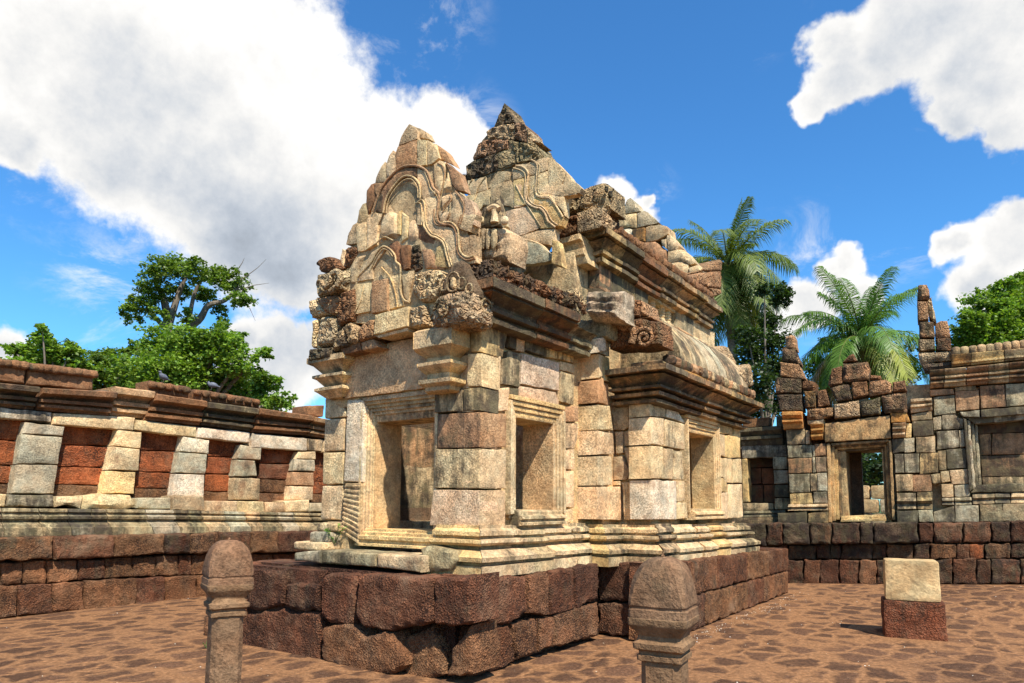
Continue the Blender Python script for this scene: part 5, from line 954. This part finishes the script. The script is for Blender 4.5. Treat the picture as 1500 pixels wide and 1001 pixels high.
for k in range(4): stones(m, GU(.50+.07*k), Sz, [([(370+18*k, 442+9*k), (386+18*k, 450+9*k), (418+14*k, 790-6*k), (403+14*k, 800-6*k)], 'grey', dict(dirt=.62))], **dict(GKK, d=.25, rnd=.012))
stones(m, GU(.85), Sz, [([(440, 470), (800, 440), (800, 505), (445, 520)], 'brown', dict(dirt=.64)), ([(445, 522), (507, 519), (508, 622), (450, 625)], 'rose'), ([(510, 519), (800, 507), (800, 612), (510, 622)], 'rose', dict(dirt=.64)), ([(455, 628), (800, 615), (800, 722), (460, 730)], 'rose', dict(dirt=.64)), ([(460, 732), (800, 724), (800, 775), (465, 775)], 'tan')], **dict(GKK, d=.2))
m.build('blind_window', M_SAND, gate)
# ruined wall seen through the gate
rw = thing('ruined_wall', 'ruined inner wall of small grey stones, seen through the gateway door', 'wall', tuple(FG.o+FG.U*5.2), FG.rz)
m = MB()
for k in range(9):
    for j in range(7):
        if k > 5 and j < 3: continue
        z0 = k*.36-.05; rough_box(m, (-.2+random.uniform(-.04, .04), -2.6+j*.55+(k % 2)*.2, z0), (.3, -2.08+j*.55+(k % 2)*.2, z0+.35), tone(random.choice(['grey', 'tan', 'olive']), .5), 4, 12, .015)
m.build('wall', M_SAND, rw)
# ================================================================== boundary posts, blocks
def post(label, px, cap_px, top_y, rz, dirt=.45):
    """square boundary stone with chamfered shaft, moulded neck and ogee cap; width of the cap .26 m"""
    dist = F_PX*.275/cap_px
    d = RT*(px-750)/F_PX-UP*(top_y-CY_PX)/F_PX+FWD; p = np.array([0, 0, EYE])+d*dist; H = p[2]
    o = thing('boundary_post', label, 'post', (p[0], p[1], 0), rz, 'stone boundary posts')
    def ringm(levels, n_ch):
        mb = MB(); verts = []; faces = []
        per = 4*8
        for (hw, z, ch) in levels:
            for s_ in range(4):
                for k in range(8):
                    t = k/8; x = -hw+ch+(2*hw-2*ch)*(k/7) ; y = -hw
                    a = s_*math.pi/2; X = x*math.cos(a)-y*math.sin(a); Y = x*math.sin(a)+y*math.cos(a)
                    e = .003*nz((X, Y, z), 7, px)+.0022*(nz((X, Y, z), 18, px)+.7*nz((X, Y, z), 45, px))-.012*max(0, nz((X, Y, z), 11, px+9)-.42); r = 1+e/max(.03, math.hypot(X, Y))
                    verts.append((X*r*.87, Y*r*.87, z+e))
        for i in range(len(levels)-1):
            for k in range(per): faces.append((i*per+k, i*per+(k+1) % per, (i+1)*per+(k+1) % per, (i+1)*per+k))
        faces.append(tuple(range(per-1, -1, -1))); faces.append(tuple((len(levels)-1)*per+k for k in range(per)))
        mb.add(verts, faces, tone((.20, .117, .066), dirt+.02, .03)); return mb
    w_ = .1375; zc = H-.335
    sh = [(.098, -.2, .03), (.096, zc-.3, .030), (.094, zc-.13, .028)]+[(.094, zc-.128+i*.005, .028) for i in range(2)]
    lev = [(.098-.004*(i/14), -.2+(zc-.085+.2)*i/14, .030) for i in range(15)]
    ringm(lev, 0).build('shaft', M_POST, o)
    neck = [(.094, zc-.10, .014), (.106, zc-.095, .012), (.106, zc-.075, .012), (.098, zc-.072, .012), (.098, zc-.06, .012), (.118, zc-.05, .012), (.12, zc-.028, .012), (.104, zc-.018, .012), (.10, zc+.0, .012), (.112, zc+.02, .012), (.132, zc+.04, .010), (w_, zc+.05, .010), (w_, zc+.072, .010), (w_-.004, zc+.075, .010)]
    ringm(neck, 0).build('neck', M_POST, o)
    cap = [(w_-.003, zc+.075, .010), (w_-.003, zc+.107, .010), (w_-.010, zc+.110, .010), (w_-.010, zc+.118, .010), (w_-.005, zc+.122, .012)]
    for i in range(15):
        t = i/14; a = t*math.pi/2; z = zc+.125+.190*(math.sin(a)*.84+.16*t**2); hw = (w_-.004)*max(.04, math.cos(a)**.47); cap.append((hw, z, .012+hw*.35*t))
    cap.append((.004, H, .002))
    ringm(cap, 0).build('cap', M_POST, o)
    return o
post('slim reddish boundary post before the stepped laterite base and left gallery wall', 336, 72, 785, R(33), .40)
post('broad boundary post with dark blotched cap standing closest to the viewer', 971, 97, 808, R(62), .44)

b0 = ground_px(1296, 933); b1 = ground_px(1389, 940); wv_ = b1-b0; wd = np.linalg.norm(wv_); ang = math.atan2(wv_[1], wv_[0])
lb = thing('laterite_block', 'squared red laterite block on the paving, carrying a pale sandstone block', 'stone block', tuple(b0), ang)
m = MB(); rough_box(m, (0, 0, -.05), (wd, .56, .435), tone((.26, .09, .045), .5, 0), 20, 22, .018); m.build('block', M_LAT, lb)
sb = thing('sandstone_block', 'pale dressed sandstone block resting on the red laterite block', 'stone block', tuple(b0+np.array([0, 0, .437])), ang)
m = MB(); lump(m, (wd*.5-.005, .22, .245), (wd*.90, .34, .49), tone((.53, .385, .21), .42, 0), 18, 24, 0, 9, .007, shape=lambda t: (1.0-.025*t, 1.0-.03*t)); m.build('block', M_BLOCK, sb)

# ================================================================== ground
def gheight(x, y):
    q = np.array([x, y, 0])-FL.o; u = q@FL.U; v = q@FL.V
    a = max(0, min(1, (u-6.5)/4)); b = max(0, min(1, (-1.0-v)/4.5))
    return GZR*a*a*(3-2*a)*b+.012*noise.noise(Vector((x*.8, y*.8, 0)))
GZR = max(0, float(FG.hit(0, 0, 1493, 854)[2]))
xs = sorted(set([round(-14+.25*i, 3) for i in range(137)]+[-3000, -800, -200, -60, -30, 34, 60, 200, 800, 3000])); ys = sorted(set([round(-4+.25*i, 3) for i in range(97)]+[-3000, -500, -60, -12, 30, 45, 80, 200, 800, 3000]))
mb = MB(); verts = [(x, y, gheight(x, y) if abs(x) < 20 and y < 20 else 0) for y in ys for x in xs]; nx = len(xs)
mb.add(verts, [(j*nx+i, j*nx+i+1, (j+1)*nx+i+1, (j+1)*nx+i) for j in range(len(ys)-1) for i in range(nx-1)], (1, 1, 1, .5))
gm, t, b = new_mat('worn laterite paving')
ob = t.new('ShaderNodeTexCoord').outputs['Object']
rot = t.mapping(ob, rot=(0, 0, -(math.pi/2-YAW)+R(4)))
wob = t.vmath('SCALE', t.vmath('SUBTRACT', t.noise(rot, 3.2, 4, .6, 'Color'), (.5, .5, .5))); wob.node.inputs['Scale'].default_value = .30
pv_ = t.vmath('ADD', rot, wob)
vo = t.new('ShaderNodeTexVoronoi', feature='DISTANCE_TO_EDGE'); t.link(t.mapping(pv_, scale=(2.3, 3.3, 0)), vo.inputs['Vector']); vo.inputs['Scale'].default_value = 1.0; vo.inputs['Randomness'].default_value = .75
vcell = t.new('ShaderNodeTexVoronoi', feature='F1'); t.link(t.mapping(pv_, scale=(2.3, 3.3, 0)), vcell.inputs['Vector']); vcell.inputs['Scale'].default_value = 1.0; vcell.inputs['Randomness'].default_value = .75
fine = t.noise(ob, 30, 6, .75); med = t.noise(ob, 6.5, 6, .65); bigp = t.noise(ob, .55, 4, .55)
edge = t.ramp(vo.outputs['Distance'], .0, .23, 1.0, 0.0)
sandy = t.math('ADD', t.math('MULTIPLY', edge, .9), t.math('MULTIPLY', t.math('SUBTRACT', med, .5), 1.5)); sandy = t.math('ADD', sandy, t.math('MULTIPLY', t.math('SUBTRACT', bigp, .46), 1.9))
sandy = t.ramp(sandy, .05, 1.05)
stone_c = t.mix(t.ramp(fine, .3, .7), (.062, .030, .016, 1), (.142, .070, .036, 1))
cellk = t.vmath('SCALE', stone_c); t.put(t.ramp(t.new('ShaderNodeSeparateColor').outputs[0], 0, 1, .7, 1.25, False), cellk.node.inputs['Scale'])
sepc = [n for n in t.n if n.type == 'SEPARATE_COLOR'][0]; t.link(vcell.outputs['Color'], sepc.inputs[0]); stone_c = cellk
sand_c = t.mix(t.ramp(t.noise(ob, 22, 5, .7), .3, .7), (.19, .090, .038, 1), (.295, .150, .068, 1))
c = t.mix(sandy, stone_c, sand_c)
gr_ = t.vmath('SCALE', c); t.put(t.ramp(t.noise(ob, 24, 5, .75), .3, .7, .62, 1.35), gr_.node.inputs['Scale']); c = gr_
gsp = t.new('ShaderNodeTexVoronoi'); gsp.inputs['Scale'].default_value = 60; t.link(ob, gsp.inputs['Vector'])
c = t.mix(t.math('MULTIPLY', t.ramp(gsp.outputs['Distance'], .30, .12), t.ramp(t.noise(ob, 9, 2), .5, .65)), c, (.30, .20, .13, 1))
# turf beyond the walls
dist = t.vmath('LENGTH', ob); c = t.mix(t.ramp(dist, 24, 30), c, (.06, .09, .03, 1))
t.link(c, b.inputs['Base Color'])
h = t.math('ADD', t.math('MULTIPLY', edge, -.7), t.math('ADD', t.math('MULTIPLY', med, .8), t.math('MULTIPLY', fine, .5)))
bp = t.new('ShaderNodeBump'); bp.inputs['Strength'].default_value = .8; bp.inputs['Distance'].default_value = .03; t.link(h, bp.inputs['Height']); t.link(bp.outputs[0], b.inputs['Normal'])
g = mb.build('ground', gm, None, sharp=None); g['kind'] = 'structure'

# fallen petals and chips
m = MB(); rng = random.Random(3)
for k in range(1500):
    if k < 1000: x, y = rng.uniform(-8, 9), rng.uniform(3.0, 14.5)
    else:
        t_ = rng.random(); p = FL.o+FL.U*(2.6+6*t_)+FL.V*(-1.55-abs(rng.gauss(0, .14))); x, y = p[0], p[1]
    z = gheight(x, y)+.006; s_ = rng.uniform(.004, .011); a = rng.uniform(0, 6.28); c_, s2 = math.cos(a)*s_, math.sin(a)*s_
    m.add([(x+c_, y+s2, z), (x-s2*.6, y+c_*.6, z+.004), (x-c_, y-s2, z+.002), (x+s2*.6, y-c_*.6, z)], [(0, 1, 2, 3)], rng.choice([(.75, .68, .55, 1), (.62, .5, .35, 1), (.8, .78, .7, 1), (.16, .09, .05, 1), (.3, .18, .1, 1)]))
M_PETAL = leaf_mat('petals', None, .1)
tag(m.build('fallen_petals', M_PETAL, None, None), 'tiny pale fallen petals and chips scattered over the paving', 'petals', kind='stuff')

# ================================================================== weeds
def sprout(name, label, pos, n, h, col, group=None):
    m = MB(); rng = random.Random(int(abs(pos[0])*991)); o = thing(name, label, 'plant', pos, 0, group)
    for k in range(n):
        a = rng.uniform(0, 6.28); l = h*rng.uniform(.5, 1.0); tip = Vector((math.cos(a)*l*.6, math.sin(a)*l*.6, l))
        tube(m, [(0, 0, 0), tuple(tip*.6+Vector((0, 0, l*.1))), tuple(tip)], .003, (.08, .12, .03, 1), 4)
        for q in range(5):
            c = tip*rng.uniform(.45, 1.1); s_ = h*.19*rng.uniform(.7, 1.2); b_ = rng.uniform(0, 6.28); d1 = Vector((math.cos(b_), math.sin(b_), rng.uniform(-.3, .5)))*s_; d2 = Vector((-math.sin(b_), math.cos(b_), .2))*s_*.5
            k_ = rng.uniform(.7, 1.3); m.add([c, c+d1*.5+d2, c+d1, c+d1*.5-d2], [(0, 1, 2, 3)], (col[0]*k_, col[1]*k_, col[2]*k_, 1))
    m.build('leaves', M_LEAF, o); return o
def lib_pt(ax, c, x, y): 
    h_ = FL.hit(ax, c, x, y); return tuple(FL.o+FL.U*h_[0]+FL.V*h_[1]+np.array([0, 0, h_[2]]))
sprout('sprout', 'small bright green seedling growing on the ledge at the left of the library door', lib_pt(0, .48, 490, 797), 7, .20, (.10, .26, .03))
for (x, y), hgt, lab in (((665, 975), .07, 'tiny green weed at the foot of the bulging laterite corner'), ((868, 925), .09, 'tiny weed in the inner corner of the laterite base behind the broad post'), ((302, 946), .07, 'tiny weed at the left foot of the laterite base beside the slim post')):
    p = ground_px(x, y+4); sprout('weed', lab, (p[0], p[1], 0), 6, hgt, (.09, .17, .03), 'weeds along the laterite base')

for k, x in enumerate((1402, 1418, 1436, 1455, 1471, 1486)):
    p = ground_px(x, 856+(k % 2)*2); p = p*np.array([.985, .985, 1]); sprout('weed', 'tiny green weed at the foot of the dark base under the blind window wall', (p[0], p[1], gheight(p[0], p[1])-.01), 5, .10+.03*(k % 3), (.10, .16, .035), 'weeds under the right wall')

# ================================================================== pigeons
for (px, py), lab, rz in (((239, 551), 'grey pigeon facing the court on the broken crest stone, the one standing more upright', R(250)), ((311, 562), 'grey pigeon crouching on the long crest stone nearer the library', R(200))):
    h_ = FW.hit(1, .55, px, py+9); p = FW.o+FW.U*h_[0]+FW.V*h_[1]+np.array([0, 0, h_[2]])
    up = 'upright' in lab
    o = thing('pigeon', lab, 'pigeon', tuple(p), rz, 'pigeons on the gallery wall')
    o.scale = (.82, .82, .82)
    m = MB(); 
    bd = [(-.16, .0, .07), (-.10, 0, .085), (-.03, 0, .105), (.04, 0, .13 if up else .115), (.075, 0, .165 if up else .135), (.085, 0, .195 if up else .155), (.10, 0, .215 if up else .17)]
    tube(m, smooth_path(bd, 4), [.012+.0*i for i in range(3)]+[.02, .03, .042, .05, .056, .06, .062, .062, .06, .057, .052, .046, .040, .035, .031, .029, .028, .028, .029, .030, .029, .024, .012], (1, 1, 1, 1), 10)
    body = m.build('body', M_PIGEON, o)
    m = MB(); hx = bd[-1]; tube(m, [(hx[0]+.018, 0, hx[2]+.002), (hx[0]+.035, 0, hx[2]-.002), (hx[0]+.05, 0, hx[2]-.008)], [.008, .006, .002], (1, 1, 1, 1), 6); m.build('beak', M_BEAK, o)
    for s_ in (-1, 1):
        m = MB(); tube(m, [(.02, s_*.025, .08), (.015, s_*.025, .03), (.02, s_*.025, -.01), (.05, s_*.03, -.012)], .005, (1, 1, 1, 1), 5); m.build('leg', M_BEAK, o)

# ================================================================== trees
def at_px(x, y, dist):
    d = RT*(x-750)/F_PX-UP*(y-CY_PX)/F_PX+FWD; return np.array([0, 0, EYE])+d*(dist/d[1])
def tree(name, label, cat, base_px, dist, blobs, leaf, nleaf, cols, limbs=(), group=None, seed=1, trunk_r=.22, clump=.26, twigs=()):
    rng = random.Random(seed); bx = at_px(base_px, 738, dist); o = thing(name, label, cat, (bx[0], bx[1], 0), 0, group); O3 = Vector((bx[0], bx[1], 0))
    m = MB(); crownv = []; cc = []
    tot = sum(r*r for _, _, r in [(b[0], b[1], b[2]) for b in blobs])
    centers = []
    for b in blobs:
        c = Vector(at_px(b[0], b[1], dist*(1+rng.uniform(-.05, .05)))); r = b[2]*dist/F_PX; centers.append((c, r))
        n = int(nleaf*b[2]**2/tot); nc = max(6, int(n/42))
        for k in range(nc):
            v = Vector((rng.gauss(0, 1), rng.gauss(0, 1), rng.gauss(0, 1))).normalized()*r*rng.uniform(.35, 1.05)
            v.z *= .82; cc_ = c+v; rc = r*clump*rng.uniform(.6, 1.25); shade = rng.uniform(.65, 1.35)
            for q in range(n//nc):
                p = cc_+Vector((rng.gauss(0, 1), rng.gauss(0, 1), rng.gauss(0, .62)))*rc*.62
                s_ = leaf*rng.uniform(.6, 1.3); d1 = Vector((rng.gauss(0, 1), rng.gauss(0, 1), rng.gauss(-.25, .5))).normalized()*s_; nn = Vector((rng.gauss(0, .7), rng.gauss(0, .7), 1)); d2 = d1.cross(nn).normalized()*s_*.36
                base = rng.choice(cols); k_ = shade*rng.uniform(.75, 1.25); col = (base[0]*k_, base[1]*k_, base[2]*k_, 1)
                m.add([p-O3, p+d1*.5+d2-O3, p+d1-O3, p+d1*.5-d2-O3], [(0, 1, 2, 3)], col)
    m.build('crown', M_LEAF, o, None, False)
    m = MB()
    low = min(c.z for c, r in centers)
    fork = Vector((0, 0, max(1.5, low*.8)))
    if limbs:
        for P, r0, r1 in limbs:
            pts = smooth_path([tuple(Vector(at_px(x, y, dist))-O3) if y < 738 else (0, 0, -.1) for x, y in P], 5); n = len(pts)
            tube(m, pts, [r0+(r1-r0)*i/(n-1) for i in range(n)], (1, 1, 1, 1), 8)
    else:
        pts = smooth_path([(0, 0, -.1), (rng.uniform(-.15, .15), rng.uniform(-.15, .15), fork.z*.5), tuple(fork)], 5); tube(m, pts, [trunk_r*(1-.35*i/(len(pts)-1)) for i in range(len(pts))], (1, 1, 1, 1), 10)
        for c, r in centers:
            e = c-O3; mid = (fork+e)*.5+Vector((0, 0, .1)); pts = smooth_path([tuple(fork*.92), tuple(mid), tuple(e)], 5); tube(m, pts, [trunk_r*.5*(1-.85*i/(len(pts)-1)) for i in range(len(pts))], (1, 1, 1, 1), 7)
    for P in twigs:
        pts = [tuple(Vector(at_px(x, y, dist))-O3) for x, y in P]; tube(m, pts, [.028*(1-.8*i/(len(pts)-1)) for i in range(len(pts))], (1, 1, 1, 1), 6)
    m.build('trunk', M_BARK, o)
    return o
G_D = [(.11, .175, .024), (.13, .20, .03), (.08, .14, .02), (.16, .215, .04)]; G_B = [(.14, .235, .03), (.165, .26, .035), (.10, .185, .024), (.20, .28, .045)]; G_K = [(.03, .055, .015), (.04, .07, .018), (.025, .045, .013)]
tree('tall_tree', 'tall open-crowned tree with bare twigs at its right, rising over the gallery wall', 'tree', 240, 30, [(205, 448, 24), (225, 425, 26), (232, 398, 26), (262, 392, 26), (290, 398, 24), (320, 405, 24), (345, 412, 24), (352, 438, 20), (190, 462, 18), (262, 428, 22), (300, 432, 20), (322, 452, 16), (272, 462, 14), (232, 462, 14)], .13, 16000, G_D,
     limbs=[([(240, 738), (243, 560), (246, 480), (240, 440), (228, 415)], .34, .08), ([(246, 480), (262, 430), (275, 400)], .18, .05), ([(246, 500), (290, 470), (305, 448), (330, 440), (350, 420)], .20, .05), ([(240, 478), (215, 455), (195, 452)], .12, .04), ([(275, 480), (285, 430), (300, 405)], .12, .04)], seed=4, clump=.24,
     twigs=[[(345, 415), (362, 404), (378, 392), (390, 380)], [(350, 425), (372, 418), (394, 415)], [(352, 440), (366, 452), (374, 470)], [(345, 400), (355, 385), (358, 378)]])
tree('spreading_tree', 'broad bright green tree massed under the tall tree behind the gallery wall', 'tree', 270, 25, [(235, 505, 34), (272, 500, 34), (315, 505, 34), (352, 530, 30), (345, 500, 20), (388, 560, 26), (412, 588, 20), (300, 545, 50), (250, 550, 50), (350, 575, 44), (205, 545, 40), (290, 600, 50), (230, 600, 45), (385, 600, 30), (200, 510, 14), (385, 515, 14), (330, 475, 12)], .135, 48000, G_B, seed=5, trunk_r=.3, clump=.24)
tree('young_tree', 'loose light green tree at the far left end of the gallery wall', 'tree', 60, 22, [(62, 498, 18), (40, 515, 20), (80, 512, 20), (105, 512, 16), (20, 512, 12), (60, 535, 30), (110, 540, 24), (20, 545, 22), (62, 480, 8)], .125, 13000, G_B, seed=6, trunk_r=.12, clump=.26)
tree('rounded_tree', 'low dense green tree between the young tree and the spreading tree', 'tree', 150, 27, [(150, 525, 20), (170, 535, 26), (135, 545, 28), (165, 565, 34), (110, 560, 26), (185, 515, 12)], .13, 13000, G_D, seed=7, trunk_r=.2, clump=.28)
tree('round_tree', 'dense leafy bright green tree behind the right wall and tall finial', 'tree', 1460, 30, [(1445, 455, 36), (1480, 440, 36), (1425, 478, 26), (1460, 490, 40), (1500, 470, 45), (1412, 500, 22), (1440, 515, 34), (1490, 520, 40), (1540, 460, 50), (1410, 480, 12), (1470, 425, 20), (1500, 415, 22)], .14, 50000, G_B, seed=8, trunk_r=.35, clump=.21)
tree('shade_tree', 'dark airy tree behind the coconut palm by the library end', 'tree', 1125, 27, [(1100, 520, 26), (1128, 500, 26), (1140, 540, 28), (1108, 560, 30), (1142, 590, 28), (1100, 600, 30), (1125, 470, 18), (1140, 432, 20), (1120, 425, 14), (1095, 490, 18), (1155, 560, 16)], .13, 17000, G_K, seed=9, trunk_r=.16, clump=.36, twigs=[[(1125, 600), (1118, 540), (1122, 490), (1138, 440)], [(1118, 560), (1140, 520), (1150, 490)]])
tree('slender_tree', 'dark tree behind the gateway finials, below the lower coconut palm', 'tree', 1225, 33, [(1200, 540, 26), (1225, 560, 30), (1240, 530, 22), (1330, 540, 24), (1300, 560, 30), (1270, 570, 34), (1190, 575, 24), (1210, 505, 14), (1340, 505, 14)], .14, 13000, G_K, seed=10, trunk_r=.16, clump=.34)
tree('bushy_tree', 'dark green tree glimpsed through the gateway door above the ruined wall', 'tree', 1272, 24, [(1262, 690, 30), (1290, 690, 30), (1250, 650, 30), (1285, 640, 30)], .16, 4000, G_K, seed=11, trunk_r=.12, clump=.4)

# ================================================================== coconut palms
def frond(parent, az, el, L, seed, col, droop=1.0):
    rng = random.Random(seed); m = MB(); n = 22; P = [Vector((0, 0, 0))]; d = Vector((math.cos(az)*math.cos(el), math.sin(az)*math.cos(el), math.sin(el))); 
    for i in range(n):
        P.append(P[-1]+d*(L/n)); d = (d+Vector((0, 0, -1))*(.035+.075*(i/n))*droop*(.35+math.cos(el))).normalized()
    tube(m, P, [.035*(1-.85*i/n) for i in range(n+1)], (.16, .17, .05, 1), 5)
    for i in range(80):
        t = .08+.92*i/80; k = t*n; a = int(min(k, n-1)); c = P[a].lerp(P[a+1], k-a); ax = (P[min(a+1, n)]-P[max(a-1, 0)]).normalized()
        side = ax.cross(Vector((0, 0, 1))); side = side.normalized() if side.length > .1 else Vector((1, 0, 0)); upv = side.cross(ax).normalized()
        ll = L*.27*(math.sin(math.pi*min(1, t*.86+.10))**.55)*rng.uniform(.85, 1.1)
        for s_ in (-1, 1):
            dirn = (side*s_*rng.uniform(.70, .9)+ax*.55+upv*rng.uniform(-.15, .30)).normalized(); w_ = ax.cross(dirn).cross(dirn).normalized()*.021
            p0 = c; p1 = c+dirn*ll*.5+Vector((0, 0, -.16*ll)); p2 = c+dirn*ll*.86+Vector((0, 0, -ll*rng.uniform(.45, .85)))
            k_ = rng.uniform(.7, 1.25); cl = (col[0]*k_, col[1]*k_, col[2]*k_, 1)
            m.add([p0-w_*.6, p0+w_*.6, p1+w_, p1-w_, p2], [(0, 1, 2, 3), (3, 2, 4)], cl)
    return m.build('frond', M_PALM, parent, None, False)
def palm(label, cx, cy, dist, L, n, seed, cols, nuts, base_dx=0, elevs=(-.75, 1.35)):
    rng = random.Random(seed); c = at_px(cx, cy, dist); o = thing('coconut_palm', label, 'palm tree', (c[0]+base_dx, c[1], 0), 0, 'coconut palms'); top = Vector((-base_dx, 0, c[2]))
    m = MB(); pts = smooth_path([(0, 0, -.1), (-base_dx*.3, 0, c[2]*.4), (-base_dx*.8, 0, c[2]*.8), tuple(top)], 8); k = len(pts)
    tube(m, pts, [.26*(1-.38*i/(k-1)) for i in range(k)], (1, 1, 1, 1), 12); m.build('trunk', M_PTRUNK, o)
    for i in range(n):
        t = (i+.5)/n; el = elevs[1]+(elevs[0]-elevs[1])*t**.85; az = i*2.399+rng.uniform(-.4, .4); el += rng.uniform(-.16, .16)
        col = (.20, .13, .06) if t > .82 and rng.random() < .45 else cols[1] if t > .6 and rng.random() < .6 else cols[0]
        f = frond(o, az, el, L*rng.uniform(.88, 1.08)*(.85 if t < .12 else 1), seed*100+i, col, .8 if t < .3 else 1.0); f.location = top
    for i in range(nuts):
        a = rng.uniform(0, 6.28); m = MB(); lump(m, (0, 0, 0), (.27, .25, .31), (1, 1, 1, 1), 5, 2.1, 0, 9, .005)
        q = m.build('coconut', M_NUT, o); q.location = top+Vector((math.cos(a)*.36, math.sin(a)*.36-.1, -.25-.2*rng.random()))
palm('taller coconut palm with yellow nuts, rising behind the far end of the library', 1066, 388, 31, 3.7, 40, 21, [(.13, .17, .032), (.28, .25, .05)], 8, .3, (-1.15, 1.40))
palm('shorter coconut palm spreading its fronds behind the gateway', 1262, 496, 29, 3.6, 36, 22, [(.10, .19, .03), (.26, .28, .05)], 0, -.2, (-.70, 1.38))
